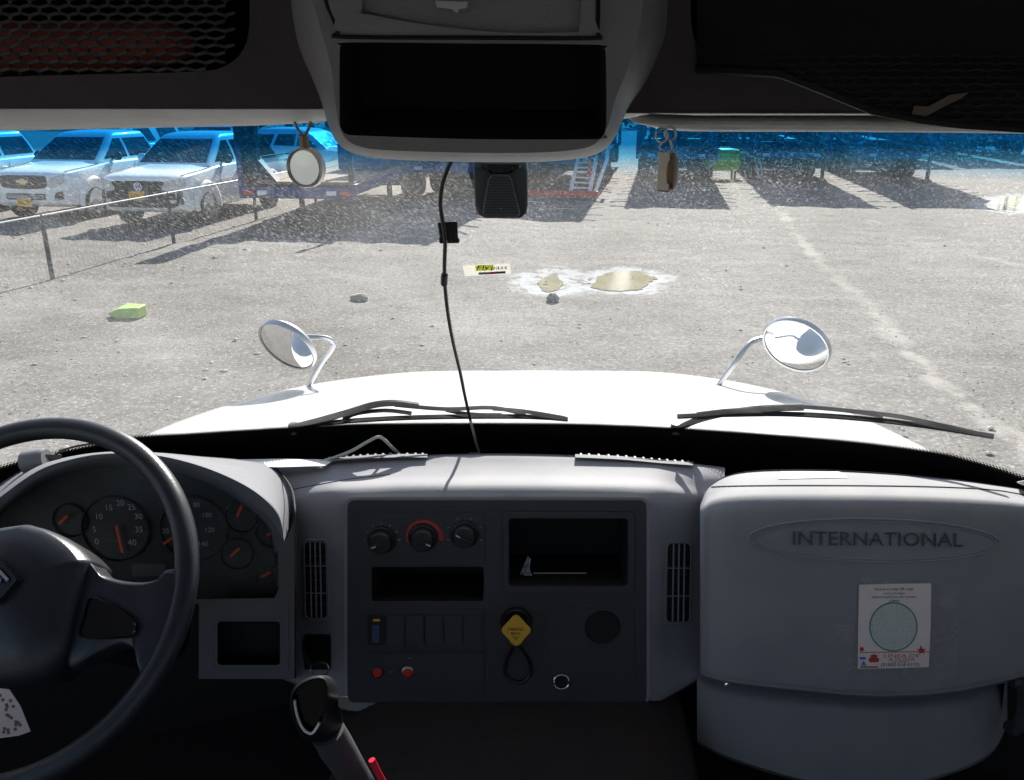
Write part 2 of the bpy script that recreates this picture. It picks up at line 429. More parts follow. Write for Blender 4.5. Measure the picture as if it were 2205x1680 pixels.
fr_pts = cr([(-260,1140),(-120,1068),(-60,1037),(0,1010),(100,983),(200,962),(290,944),(400,937),(520,929),(640,922),(760,916),(900,914),(1130,914),(1300,917),(1500,927),(1800,950),(2000,975),(2100,998),(2204,1032),(2300,1078),(2420,1150)], 3)
def frit_mat():
    m = bpy.data.materials.new('border_print'); m.use_nodes = True; n = m.node_tree.nodes; L = m.node_tree.links
    b = n['Principled BSDF']; b.inputs['Base Color'].default_value = (.004,.004,.005,1); b.inputs['Roughness'].default_value = .8; b.inputs['Specular IOR Level'].default_value = .1
    uv = n.new('ShaderNodeUVMap'); sx = n.new('ShaderNodeSeparateXYZ'); L.new(uv.outputs[0], sx.inputs[0])
    mp = n.new('ShaderNodeMapping'); mp.inputs['Rotation'].default_value = (0,0,R(45)); mp.inputs['Scale'].default_value = (260,260,1); L.new(uv.outputs[0], mp.inputs['Vector'])
    ck = n.new('ShaderNodeTexVoronoi'); ck.inputs['Scale'].default_value = 1; ck.inputs['Randomness'].default_value = 0; L.new(mp.outputs[0], ck.inputs['Vector'])
    # dots shrink towards the edge (uv.y 0 at solid print, rising to the rim)
    r = n.new('ShaderNodeMapRange'); r.inputs['From Min'].default_value = 0; r.inputs['From Max'].default_value = .016; r.inputs['To Min'].default_value = 1.1; r.inputs['To Max'].default_value = .18
    L.new(sx.outputs['Y'], r.inputs['Value'])
    lt = n.new('ShaderNodeMath'); lt.operation = 'LESS_THAN'; L.new(ck.outputs['Distance'], lt.inputs[0]); L.new(r.outputs[0], lt.inputs[1])
    L.new(lt.outputs[0], b.inputs['Alpha']); return m
fm = MB(); vs = []; uvs = []
for (u, v) in fr_pts:
    p = ghit(u, v, .004); t = (p.z-ZB)/(ZT-ZB)
    for tt, q in ((-.02, -1), (t*.5, -.5), (t-.012, 0), (t+.012, .0165)):
        pp = gpt(p.x, tt); d = (CAM-pp).normalized(); vs.append(pp+d*.003); uvs.append((p.x, q))
n_ = len(fr_pts)
fm.add(vs, [[i*4+k, (i+1)*4+k, (i+1)*4+k+1, i*4+k+1] for i in range(n_-1) for k in range(3)])
fo = fm.build('border_print', frit_mat(), truck, smooth=60, recalc=False, weld=0); uvmesh(fo, uvs)

# ---- hood
hood_st = [(1.80,(235,965),(2060,990),1.715),(1.9,(272,947),(2020,972),1.70),(2.3,(452,878),(1835,886),1.625),(2.7,(640,829),(1655,832),1.545),(3.0,(800,807),(1500,807),1.478),(3.2,(905,799),(1390,799),1.425),(3.4,(975,797),(1290,797),1.345),(3.52,(1010,800),(1250,800),1.24),(3.56,(1020,850),(1240,850),1.0)]
rings = []
for Y, l, r_, zc in hood_st:
    a, b = P(*l, Y), P(*r_, Y); xm = (a.x+b.x)/2
    ze = min(a.z, zc-.004); zr = min(b.z, zc-.004)
    prof = [(a.x-.05, ze-.6),(a.x-.045, ze-.25),(a.x-.03, ze-.07),(a.x, ze-.008),(a.x*.75+xm*.25, ze*.45+zc*.55),(xm*.7+a.x*.3, zc-.001),(xm, zc),(xm*.7+b.x*.3, zc-.001),(b.x*.75+xm*.25, zr*.45+zc*.55),(b.x, zr-.008),(b.x+.03, zr-.07),(b.x+.045, zr-.25),(b.x+.05, zr-.6)]
    rings.append([Vector((x, Y, z)) for x, z in cr(prof, 4)])
cols = [cr([tuple(r[k]) for r in rings], 5) for k in range(len(rings[0]))]
hm = MB(); hm.loft([[Vector(c[i]) for c in cols] for i in range(len(cols[0]))], closed=False)
hm.build('hood', M['white'], truck, smooth=50)
cw = MB()      # black cowl under the wipers
cw.loft([[gpt(x, -.03)+Vector((0,.0,-.002)) for x in [k*.13-1.3 for k in range(21)]], [gpt(x, -.03)+Vector((0,.16+.0*x,-.03)) for x in [k*.13-1.3 for k in range(21)]]], closed=False)
cw.build('cowl', M['black'], truck, solid=.01)
q = MB(); q.loft([[gpt(x, -.03)+Vector((0,dy_,dz_)) for x in [k*.13-1.3 for k in range(21)]] for dy_, dz_ in ((.0,0),(-.01,-.12),(-.03,-.58))], False); q.build('sun_leak_wall', M['floor'], truck)  # unseen wall added to stop sun leaking in below the dash

# ---- wipers (outside the pane)
def gout(u, v, h): return ghit(u, v, -h)
def wiper(arm, blade, frame, piv):
    a = MB(); a.tube([gout(u, v, h) for u, v, h in cr(arm, 4)], .007, 8)
    w_ = a.build('wiper', M['black'], truck)
    b = MB(); b.tube([gout(u, v, .012) for u, v in cr(blade, 6)], .0055, 6)
    b.build('blade', M['cavity'], w_)
    b = MB()
    for f in frame: b.tube([gout(u, v, .02) for u, v in cr(f, 4)], .0045, 6)
    b.build('blade_frame', M['black'], w_)
    b = MB(); b.lathe([(.0,.010),(.009,.009),(.011,.004),(.011,-.012)], Matrix.Translation(gout(*piv, .02)), 16)
    b.build('pivot_cap', M['black'], w_)
wiper([(628,921,.012),(690,905,.02),(760,885,.026),(805,872,.026),(850,868,.026),(900,874,.026)],
      [(640,918),(760,906),(900,899),(1050,897),(1150,898),(1222,903)],
      [[(740,903),(770,890),(830,884),(885,890)],[(850,872),(960,881),(1060,878),(1130,893)],[(960,883),(1010,892),(1080,894)],[(1060,880),(1130,886),(1215,900)]], (632,921))
wiper([(1462,922,.01),(1500,905,.02),(1560,890,.024),(1640,880,.026),(1730,877,.026)],
      [(1458,897),(1560,893),(1700,892),(1850,901),(2000,918),(2138,940)],
      [[(1500,892),(1570,884),(1640,882)],[(1640,880),(1720,876),(1830,885),(1900,896)],[(1830,885),(1930,896),(2040,919),(2100,932)]], (1455,921))

# ---- round mirrors on the hood
def hood_mirror(c, maj, mn, Y, perp, arm, lbl):
    o = P(*c, Y); d = (o-CAM).normalized(); k = (o-CAM).dot(FWD)/FPX
    rx = Vector((1,0,0)); uy = UPV
    ang = math.acos(min(1, mn/maj)); pv = (rx*perp[0] - uy*perp[1]).normalized()
    n_ = (-d*math.cos(ang) + pv*math.sin(ang)).normalized()
    Mx = Matrix.Translation(o) @ n_.to_track_quat('Z', 'Y').to_matrix().to_4x4(); rr = maj*k
    b = MB(); b.tube([P(u, v, y) for u, v, y in cr(arm, 5)], .0085, 8)
    root = b.build('hood_mirror', M['steel'], truck); 
    b = MB(); b.lathe([(rr*.93,.006),(rr*.98,.0075),(rr*1.0,.004),(rr*1.0,-.010),(rr*.8,-.03),(rr*.2,-.045),(.0,-.046)], Mx, 40)
    b.build('mirror_housing', M['steel'], root)
    b = MB(); b.lathe([(0.0001,.022)]+[(rr*.96*q, .022-.02*q*q) for q in (.2,.4,.6,.8,1)], Mx, 40)
    b.build('mirror_glass', mat('convex_mirror', (.82,.84,.85), .03, metal=1, var=.02), root)
hood_mirror((618,745), 69, 40, 2.62, (-.62,.78), [(664,832,2.66),(690,785,2.66),(714,752,2.66),(716,738,2.66),(700,728,2.65),(655,726,2.65)], 0)
hood_mirror((1713,744), 74, 43, 2.62, (-.5,.86), [(1545,832,2.68),(1580,785,2.66),(1606,748,2.68),(1628,732,2.70),(1668,728,2.70)], 1)

# ---- dashboard: centre stack
S_u = [585, 680, 748, 860, 1069, 1280, 1390, 1452, 1560]
vf = [1009, 997, 991, 984, 979, 984, 990, 996, 1009]; vc = [1092, 1068, 1058, 1052, 1050, 1052, 1056, 1066, 1090]
vb = [1450, 1488, 1530, 1530, 1528, 1528, 1524, 1492, 1430]; dy = [.085, .03, .0, 0, 0, 0, 0, .03, .085]
st = []
for u, f_, c_, b_, y_ in zip(S_u, vf, vc, vb, dy):
    e_ = y_
    st.append([(u, f_+34, 1.62),(u, f_+2, 1.475),(u, f_, 1.462),(u, f_+(c_-f_)*.3, 1.43),(u, f_+(c_-f_)*.62, 1.39+e_*.3),(u, c_-12, 1.356+e_*.6),(u, c_, 1.338+e_*.8),(u, c_+20, 1.324+e_),(u, c_+50, 1.318+e_),(u, 1200, 1.305+e_),(u, 1350, 1.288+e_),(u, b_-26, 1.272+e_),(u, b_-8, 1.272+e_),(u, b_, 1.285+e_),(u, b_+4, 1.40+e_)])
cols = dense(st, 6, 4)
stack = grid_mb(cols, skip=lambda u, v: 757 < u < 1383 and 1088 < v < 1500)
STK = Surf(grid_mb(cols))
dash = stack.build('dashboard', M['dash'], truck, smooth=50)
PL = Plane.of(P(1069,1082,1.3155), P(1069,1508,1.268), P(1300,1082,1.3155))
def L3(fn): return lambda u, v, h: fn(u, v, h)
# bezel plate with real openings, then pockets behind them
hvac = rrect(770,1103,1042,1215,5); slot = rrect(800,1221,1041,1294,6); sw = rrect(785,1312,1042,1396,5)
lowp = rrect(785,1405,1042,1486,5); scr = rrect(1083,1103,1365,1274,10); rlow = rrect(1178,1309,1366,1487,6)
hvac_b = rrect(772,1105,1040,1213,5)
bz = MB(); bz.plate([rrect(748,1077,1391,1513,14), slot, rrect(1096,1117,1351,1261,9)], PL.at, -.012, .004)
bz.build('centre_bezel', M['dash_dark'], dash, bevel=.002)
b = MB(); b.plate([rrect(740,1071,1399,1519,20), rrect(750,1079,1389,1511,14)], PL.at, -.01, .0015); b.build('bezel_surround', M['dash'], dash, bevel=.003)
def pocket(name, loop, depth, parent, m='cavity', fn=None, h=.002):
    fn = fn or PL.at; q = MB(); c = (sum(p[0] for p in loop)/len(loop), sum(p[1] for p in loop)/len(loop))
    f0 = [fn(u, v, h) for u, v in loop]; nrm = PL.n
    bk = [p - nrm*depth for p in f0]
    q.loft([f0, bk], True, False, True); return q.build(name, M[m], parent, recalc=False)
pocket('radio_slot', slot, .12, dash); pocket('storage_cubby', rrect(1096,1117,1351,1261,9), .14, dash)
b = MB(); b.plate([rrect(1082,1102,1366,1275,10), rrect(1094,1115,1353,1263,9)], PL.at, .002, .0085); b.build('cubby_frame', M['dash_dark'], dash, bevel=.0025)
# heater panel with three knobs
b = MB(); b.plate([hvac], PL.at, .002, .0065); hp = b.build('heater_panel', M['dash_dark'], dash, bevel=.0015)
kx = PL.at(830,1150) - PL.at(820,1150); kx.normalize(); ky = PL.n.cross(kx)
def on_plane(pl, u, v, h=0):
    o = pl.at(u, v, h); x = (pl.at(u+5, v, h)-o).normalized(); y = pl.n.cross(x).normalized()
    Mx = Matrix((x, y, pl.n)).transposed().to_4x4(); Mx.translation = o; return Mx
PX = (PL.at(1070,1300)-PL.at(1069,1300)).length
def arc_strip(mb, Mx, r0, r1, a0, a1, n=24, h=.0006, m=0, taper=0):
    A = [R(a0+(a1-a0)*k/n) for k in range(n+1)]
    rr = [r1 + taper*(k/n) for k in range(n+1)]
    mb.loft([[Mx @ Vector((r0*math.cos(a), r0*math.sin(a), h)) for a in A], [Mx @ Vector((q*math.cos(a), q*math.sin(a), h)) for a, q in zip(A, rr)]], False, m=m)
for i, (u, v, pa) in enumerate(((822,1162,200),(911,1157,-20),(1000,1150,150))):
    Mx = on_plane(PL, u, v, .0066); q = MB()
    q.lathe([(30*PX,0),(30*PX,.004),(27*PX,.006),(25*PX,.006),(24*PX,.018),(21*PX,.021),(0.0001,.0215)], Mx, 32)
    kb = q.build('heater_knob', M['black'], hp)
    q = MB(); c = Mx @ Vector((0,0,.023)); q.box(c, (40*PX,.005,.006), Mx.to_3x3() @ Matrix.Rotation(R(pa),3,'Z')); q.build('grip_bar', M['black'], kb, bevel=.001)
    q = MB(); dv = Matrix.Rotation(R(pa),3,'Z') @ Vector((14*PX,0,0)); q.box(Mx @ (dv+Vector((0,0,.0265))), (10*PX,.0022,.001), Mx.to_3x3() @ Matrix.Rotation(R(pa),3,'Z')); q.build('pointer', M['mark'], kb)
    q = MB()
    if i == 1: arc_strip(q, Mx, 33*PX, 36*PX, 200, -10, 32, .0008, taper=6*PX); q.build('red_scale', M['redink'], hp)
    elif i == 0:
        for k in range(8):
            a = R(210-k*30); q.add([Mx @ Vector((36*PX*math.cos(a)+(1.2+k*.28)*PX*math.cos(t*math.pi/4), 36*PX*math.sin(a)+(1.2+k*.28)*PX*math.sin(t*math.pi/4), .0008)) for t in range(8)], [list(range(8))])
        q.build('fan_scale', M['markd'], hp)
    else:
        for k in range(6):
            a = R(200-k*44); q = MB(); q.box(Mx @ Vector((37*PX*math.cos(a), 37*PX*math.sin(a), .0008)), (5*PX, 3*PX, .0004), Mx.to_3x3()); q.build('scale_mark', M['markd'], hp)
# switch row
b = MB(); b.plate([sw], PL.at, .002, .006); sp = b.build('switch_panel', M['dash_dark'], dash, bevel=.0015)
for k in range(6):
    u0 = 791+k*41.6
    q = MB(); q.plate([rrect(u0, 1325, u0+37, 1389, 4)], PL.at, .004, .0095 if k != 2 else .012); s_ = q.build('rocker_switch', M['black'] if k == 0 else M['dash_dark'], sp, bevel=.002)
    if k == 0:
        q = MB(); q.plate([rrect(u0+12, 1333, u0+27, 1338, 1)], PL.at, .0098, .0101); q.build('indicator', M['yellow'], s_)
        q = MB(); q.plate([rrect(u0+10, 1346, u0+25, 1384, 2)], PL.at, .0098, .0100); q.build('symbol_label', mat('faded_blue_print', (.04,.07,.16), .6), s_)
b = MB(); b.plate([lowp], PL.at, .002, .006); lp = b.build('lower_panel', M['dash_dark'], dash, bevel=.0015)
for k, u in enumerate((813, 878)):
    Mx = on_plane(PL, u, 1446, .006); q = MB()
    q.lathe([(13.5*PX,0),(13.5*PX,.003),(11*PX,.004)], Mx, 24); ring = q.build('push_button', M['black'] if k == 0 else M['steel'], lp)
    q = MB(); q.lathe([(10.5*PX,0),(10.5*PX,.005),(8*PX,.007),(.0001,.0072)], Mx, 24); q.build('button_cap', M['red'], ring)
for k in range(2):
    q = MB(); q.box(PL.at(843+k*39, 1446-30*k, .0065), (.004,.006,.0006)); q.build('button_symbol', M['markd'], lp)
b = MB(); b.plate([rlow], PL.at, .002, .006); rp = b.build('socket_panel', M['dash_dark'], dash, bevel=.0015)
Mx = on_plane(PL, 1297, 1350, .006); q = MB(); q.lathe([(39*PX,.0006),(37*PX,.002),(35*PX,.0006),(35*PX,-.004),(.0001,-.004)], Mx, 32); q.lathe([(35*PX,.0012),(.0001,.0012)], Mx, 32); q.build('round_hole', M['cavity'], rp)
Mx = on_plane(PL, 1208, 1465, .006); q = MB(); q.lathe([(19*PX,0),(19*PX,.006),(17*PX,.0075),(15*PX,.006),(14.5*PX,.001)], Mx, 32); ck = q.build('power_socket', M['chrome'], rp)
q = MB(); q.lathe([(14.6*PX,.0015),(.0001,.0015)], Mx, 24); q.build('socket_well', M['cavity'], ck)
# parking brake knob: yellow diamond on a black collar
Mx = on_plane(PL, 1111, 1338, .004); q = MB(); q.lathe([(34*PX,0),(34*PX,.006),(31*PX,.010),(26*PX,.010),(24*PX,.002),(.0001,.002)], Mx, 32); col_ = q.build('brake_collar', M['black'], dash)
dia = []
for cx_, cy_, a0 in ((1111,1334,-90),(1132,1357,0),(1111,1380,90),(1090,1357,180)):
    for k in range(6):
        a = R(a0-42+84*k/5); dia.append((cx_+10*math.cos(a), cy_+10*math.sin(a)))
q = MB(); q.plate([dia], PL.at, .042, .056); kn = q.build('parking_brake_knob', M['yellow'], dash, bevel=.003, bseg=3)
q = MB(); q.lathe([(9*PX,.0),(9*PX,.03),(15*PX,.045)], on_plane(PL,1111,1350,.0), 16); q.build('knob_stem', M['yellow'], kn)
q = MB()
for t, v, hh, ww in (('PARKING',1355,6.5,34),('BRAKE',1364,5,20),('Push',1372,4.5,13),('OFF',1377,3.5,9)): text_px(q, t, PL, 1110, v, hh, ww, h=.0572)
q.build('knob_text', M['ink'], kn)
q = MB(); q.tube([PL.at(u, v, h) for u, v, h in cr([(1106,1392,.03),(1092,1420,.012),(1087,1445,.008),(1097,1463,.008),(1115,1470,.008),(1133,1463,.008),(1143,1445,.008),(1138,1420,.012),(1118,1392,.03)], 6)], .0036, 8)
lo = q.build('lanyard', M['black'], kn)
# face vents on the angled wings
def vent(u0, v0, u1, v1, tilt):
    def at(u, v, h): return STK.at(u + tilt*(v-(v0+v1)/2), v, h)
    q = MB(); q.plate([rrect(u0+4, v0+4, u1-4, v1-4, 7)], at, .0005, .002, back=False, sides=False); root = q.build('face_vent', M['cavity'], dash)
    q = MB()
    o, i_ = rrect(u0, v0, u1, v1, 13), rrect(u0+7, v0+8, u1-7, v1-8, 9)
    q.loft([[at(u, v, 0) for u, v in o], [at(u, v, .005) for u, v in rrect(u0+2, v0+2, u1-2, v1-2, 11)], [at(u, v, .005) for u, v in rrect(u0+5, v0+6, u1-5, v1-6, 10)], [at(u, v, .001) for u, v in i_]], True)
    q.build('vent_frame', M['dash'], root)
    q = MB(); n = 4
    for k in range(1, n):
        u = u0+7+(u1-u0-14)*k/n; q.tube([at(u, v, .004) for v in (v0+8, (v0+v1)/2, v1-8)], .0017, 6)
    for v in (v0+(v1-v0)*.33, v0+(v1-v0)*.66): q.tube([at(u, v, .003) for u in (u0+7, u1-7)], .0012, 6)
    q.build('vent_grille', M['dash'], root)
    q = MB()
    for k in range(9):
        v = v0+20+(v1-v0-40)*k/8; q.tube([at(u, v, .0025) for u in (u0+8, u1-8)], .001, 4)
    q.build('vent_vanes', M['black'], root)
vent(651,1160,708,1338, .02); vent(1430,1163,1491,1346, -.015)
# defroster grilles with small teeth along the back of the top
for pts in ([(700,990),(760,985),(840,981),(920,981)], [(1238,981),(1330,985),(1420,993),(1492,998)]):
    C_ = cr(pts, 10); q = MB()
    q.loft([[P(u, v+4, 1.445) for u, v in C_], [P(u, v-1, 1.46) for u, v in C_], [P(u, v-3, 1.475) for u, v in C_], [P(u, v+8, 1.485) for u, v in C_]], False)
    g = q.build('defrost_grille', M['dash_lit'], dash, smooth=20)
    q = MB()
    for u, v in C_[2:-2:2]: q.box(P(u, v-2, 1.468), (.005,.014,.002))
    q.build('grille_teeth', M['pod'], g, bevel=.001)
q = MB(); C_ = cr([(600,1062),(650,1050),(700,1041),(760,1031),(840,1022)], 5); q.tube([STK.at(u, v, .0) for u, v in C_], .0012, 5); q.build('moulding_line', M['dash_dark'], dash)

# ---- dashboard: passenger side
PU = [1509, 1530, 1590, 1720, 1880, 2040, 2160, 2260, 2380]
pf = [1082, 1046, 1019, 1012, 1018, 1032, 1048, 1064, 1082]; pb = [1452, 1461, 1472, 1487, 1500, 1492, 1468, 1440, 1400]; pd = [.045, .018, .0, -.012, -.022, -.015, .005, .035, .10]
cu = [1096, 1078, 1068, 1066, 1067, 1072, 1080, 1092, 1108]
st = []
for u, f_, b_, y_, c_ in zip(PU, pf, pb, pd, cu):
    def w(a): return f_ + (c_-f_)*a
    st.append([(u, f_+26, 1.60),(u, f_+2, 1.41+y_),(u, f_, 1.398+y_),(u, w(.3), 1.358+y_),(u, w(.62), 1.325+y_),(u, w(.84), 1.303+y_),(u, c_+4, 1.285+y_),(u, c_+26, 1.270+y_),(u, c_+62, 1.262+y_),(u, 1210, 1.252+y_),(u, 1330, 1.238+y_),(u, b_-30, 1.226+y_),(u, b_-7, 1.226+y_),(u, b_, 1.238+y_),(u, b_+3, 1.34+y_)])
st = [[(u, v, Y*.95) for u, v, Y in s_] for s_ in st]
st = [[(u-3, v, Y+.21) for u, v, Y in st[0]]] + st
cols = dense(st, 6, 4); pod = grid_mb(cols); POD = Surf(pod)
podo = pod.build('passenger_panel', M['dash'], dash, smooth=50)
q = MB(); C_ = cr([(1532,1049),(1600,1047),(1720,1046),(1900,1047),(2040,1050),(2140,1056),(2204,1066),(2300,1080)], 6); q.tube([POD.at(u, v, .0003) for u, v in C_], .0016, 5); q.build('lid_seam', M['cavity'], podo)
for s_ in (1.0, .965):
    q = MB(); q.tube([POD.at(u, v, .0004) for u, v in ell(1882, 1163, 269*s_, 46-(1-s_)*150, 72, 1.2)], .0022 if s_ == 1 else .0016, 6, closed=True); q.build('oval_ring', M['dash'], podo)
plo = Plane.of(POD.at(1720,1163), POD.at(2050,1163), POD.at(1882,1200))
q = MB(); tvs, tfs, twd = text_geo('INTERNATIONAL')
bev = []
for lay, hh in ((0, .0042), (1, -.001)): bev += [POD.at(1890+p.x*366/twd, 1161-p.y*29+.012*p.x*366/twd, hh*.7) for p in tvs]
ted = {(a, b_) for f in tfs for a, b_ in zip(f, f[1:]+f[:1])}; tn = len(tvs)
q.add(bev, tfs + [[a, b_, b_+tn, a+tn] for a, b_ in ted if (b_, a) not in ted])
q.build('raised_lettering', M['letter'], podo, smooth=0)
# lower bin under the passenger panel
BU = [1500, 1540, 1600, 1720, 1880, 2040, 2130, 2168]
bt = [1440, 1455, 1462, 1477, 1490, 1482, 1462, 1450]; bb = [1600, 1622, 1645, 1680, 1705, 1668, 1625, 1560]
st = [[(u, t_, 1.31+y_),(u, t_+30, 1.275+y_),(u, t_+55, 1.262+y_),(u, t_*.4+b_*.6, 1.25+y_),(u, b_-14, 1.242+y_),(u, b_-3, 1.25+y_),(u, b_+2, 1.33+y_)] for u, t_, b_, y_ in zip(BU, bt, bb, [.10,.06,.03,.0,-.01,.0,.03,.09])]
st = [[(u, v, Y*.955) for u, v, Y in s_] for s_ in st]
cols = dense(st, 5, 4); grid_mb(cols).build('lower_bin', M['dash'], dash, smooth=50)
q = MB(); q.loft([[P(2166, 1448, 1.255), P(2150, 1575, 1.255), P(2090,1648,1.255)], [P(2166, 1448, 1.6), P(2150, 1575, 1.6), P(2090,1648,1.6)]], False); q.build('bin_side', M['dash'], dash)
# grab loop and door edge at the far right
q = MB(); q.tube([P(u, v, 1.2) for u, v in cr([(2176,1465),(2196,1470),(2206,1500),(2200,1545),(2184,1570),(2172,1562)], 6)], .012, 8); q.build('grab_handle', M['dash_dark'], truck)
q = MB(); q.plate([[(2185,1038),(2230,1030),(2400,1060),(2400,1110),(2230,1056)]], lambda u, v, h: P(u, v, 1.36-h), 0, .05); q.build('door_sill_trim', M['trim'], truck, bevel=.004)

# ---- instrument pod on the left
YP = 1.235
ARC_O = cr([(-110,1200),(-60,1120),(0,1068),(80,1012),(150,987),(230,974),(330,977),(420,997),(500,1028),(560,1064),(600,1108),(612,1170)], 5)
ARC_I = cr([(-80,1215),(-40,1140),(10,1090),(80,1034),(150,1004),(230,988),(325,991),(405,1010),(478,1043),(540,1086),(585,1130),(598,1190)], 5)
ARC_B = cr([(-150,1190),(-100,1110),(-40,1056),(50,1006),(135,985),(228,973),(335,974),(430,982),(520,990),(588,1004),(628,1048),(634,1110)], 5)
ARC_G = cr([(-70,1215),(-36,1145),(12,1098),(80,1046),(150,1018),(230,1004),(325,1007),(402,1025),(472,1055),(533,1096),(576,1138),(588,1190)], 5)
q = MB()
q.loft([[P(u, v, 1.44) for u, v in ARC_B], [P(u*.6+w_*.4, v*.6+x_*.4, 1.36) for (u, v), (w_, x_) in zip(ARC_B, ARC_O)], [P(u*.2+w_*.8, v*.2+x_*.8, 1.27) for (u, v), (w_, x_) in zip(ARC_B, ARC_O)],
        [P(u, v, 1.215) for u, v in ARC_O], [P(u, v+3, 1.205) for u, v in ARC_O], [P(u*.3+w_*.7, v*.3+x_*.7, 1.207) for (u, v), (w_, x_) in zip(ARC_O, ARC_I)], [P(u, v, 1.212) for u, v in ARC_I], [P(u, v, 1.30) for u, v in ARC_G]], False)
clus = q.build('instrument_pod', M['dash_lit'], dash, smooth=60)
PP = Plane.of(P(300,980,1.222), P(300,1460,1.175), P(500,980,1.222))
outl = ARC_O[5:] + [(634,1120),(634,1462),(428,1462),(428,1300),(-140,1300),(-120,1240)]
gauge_hole = ARC_I[3:] + [(600,1270),(590,1288),(440,1290),(-90,1290)]
binn = rrect(468,1338,603,1432,8)
q = MB(); q.plate([outl, gauge_hole, binn], PP.at, -.03, 0); q.build('pod_face', M['pod'], clus, bevel=.003)
q = MB(); q.loft([[PP.at(u, v, -.002) for u, v in rrect(466,1336,605,1434,8)], [PP.at(u, v, -.05) for u, v in rrect(474,1344,597,1426,8)]], True, False, True); q.build('small_pocket', M['cavity'], clus, recalc=False)
q = MB(); q.plate([rrect(440,1296,622,1450,10), rrect(460,1330,611,1440,10)], PP.at, -.001, .0012); q.build('pocket_surround', M['pod'], clus, bevel=.0006)
# seam and side of the pod towards the centre stack
q = MB(); q.loft([[P(634,1100,1.215), P(634,1280,1.205), P(634,1462,1.19)], [P(634,1100,1.42), P(634,1280,1.42), P(634,1462,1.42)]], False); q.build('pod_side', M['dash_dark'], clus)
q = MB(); q.tube([P(u, v, y) for u, v, y in cr([(588,1006,1.45),(612,1028,1.40),(628,1054,1.33),(634,1085,1.25),(635,1130,1.215),(635,1300,1.20),(635,1460,1.19)], 5)], .0016, 6); q.build('pod_seam', M['cavity'], clus)
GP = Plane.of(P(300,1000,1.30), P(300,1290,1.262), P(500,1000,1.30))
q = MB(); q.plate([ARC_G + [(600,1300),(-95,1300)]], GP.at, -.004, 0); dial = q.build('gauge_board', mat('gauge_board', (.030,.032,.033), .55, var=.3, vscale=14, dust=.35, dcol=(.07,.075,.07)), clus)
gx = (GP.at(251,1140)-GP.at(250,1140)).length
def gauge(u, v, r, nd, ticks, digits, sub=None):
    Mx = on_plane(GP, u, v, .0005); q = MB()
    q.lathe([(r*gx,0),(r*gx,.004),((r-2.5)*gx,.005),((r-4)*gx,.0005)], Mx, 40); root = q.build('gauge', M['black'], clus)
    q = MB()
    a0, a1, n = ticks
    for k in range(n):
        a = R(a0+(a1-a0)*k/(n-1)); d = Vector((math.cos(a), math.sin(a), 0)); L_ = 7 if k % 5 == 0 else 4
        p0, p1 = Mx @ (d*(r-8)*gx+Vector((0,0,.001))), Mx @ (d*(r-8-L_)*gx+Vector((0,0,.001))); q.bar(p0, p1, .8*gx, .0003, up=GP.n)
    q.build('tick_marks', M['markd'], root)
    if digits:
        q = MB()
        for t, uu, vv, hh in digits: text_px(q, t, GP, uu, vv, hh, h=.0018)
        q.build('gauge_digits', M['mark'], root)
    q = MB(); a, b_ = nd; q.bar(GP.at(*a, .008), GP.at(*b_, .008), 6*gx, .002, up=GP.n); q.build('needle', M['needle'], root)
    if sub:
        q = MB(); text_px(q, sub, GP, u-6, v+26 if r > 50 else v+12, 4.5, h=.0018); q.build('gauge_caption', mat('caption_blue', (.12,.17,.34), .6), root)
gauge(250,1138,74, ((250,1132),(264,1190)), (225,-45,41), [('0',208,1166,13),('5',203,1140,12),('10',214,1112,12),('15',235,1093,12),('20',259,1083,12),('25',283,1092,12),('30',298,1112,12),('35',299,1140,12),('40',284,1168,13)], 'x100 RPM')
gauge(418,1138,74, ((352,1171),(374,1156)), (225,-45,41), [('20',356,1143,10),('40',366,1110,10),('60',392,1090,10),('80',423,1087,10),('100',446,1109,10),('120',452,1141,10),('140',438,1171,10)], 'km/h')
gauge(152,1120,38, ((127,1128),(146,1110)), (200,-20,9), None, 'VOLTS')
gauge(520,1112,36, ((510,1112),(521,1088)), (200,-20,9), None, 'OIL')
gauge(510,1192,36, ((496,1198),(515,1181)), (200,-20,9), None, 'FUEL')
gauge(584,1146,34, ((574,1152),(592,1144)), (200,-20,9), None, None)
gauge(580,1246,30, ((562,1242),(582,1232)), (200,-20,7), None, None)
q = MB(); q.plate([rrect(284,1214,356,1241,3)], GP.at, .0005, .003); q.build('message_display', mat('lcd_grey', (.13,.13,.125), .3), clus)
q = MB(); q.plate([ARC_I[4:] + [(600,1270),(590,1290),(-85,1290)]], PP.at, -.024, -.022, back=False, sides=False); q.build('gauge_lens', M['lens'], clus)

# ---- steering wheel
WN = Vector((math.sin(-.104)*math.cos(.745), -math.cos(-.104)*math.cos(.745), math.sin(.745))); WC = P(28, 1278.5, .97)
WP = Plane(WC, WN); WY = (Vector((0,0,1)) - WN*WN.z).normalized(); WX = WY.cross(WN).normalized(); WR = .2375
def wl(u, v): d = WP.at(u, v)-WC; return d.dot(WX), d.dot(WY)
def wat(x, y, h): return WC + WX*x + WY*y + WN*h
q = MB(); q.tube([wat(WR*math.cos(a), WR*math.sin(a), 0) for a in [2*math.pi*k/96 for k in range(96)]], .0158, 16, closed=True)
sw_ = q.build('steering_wheel', M['wheelp'], truck, smooth=80)
pad = [wl(u, v) for u, v in cr([(206,1212),(182,1186),(150,1163),(110,1144),(64,1134),(27,1131)], 5)]
pad = [p for p in pad if p[0] > .008] + [(0.0, max(p[1] for p in pad))]
half = pad; left = [(-x, y) for x, y in half[::-1]][1:]
low = [wl(u, v) for u, v in cr([(206,1212),(196,1260),(180,1330),(160,1410),(110,1465),(27,1480)], 5)]; low = [p for p in low if p[0] > .008] + [(0.0, min(p[1] for p in low))]
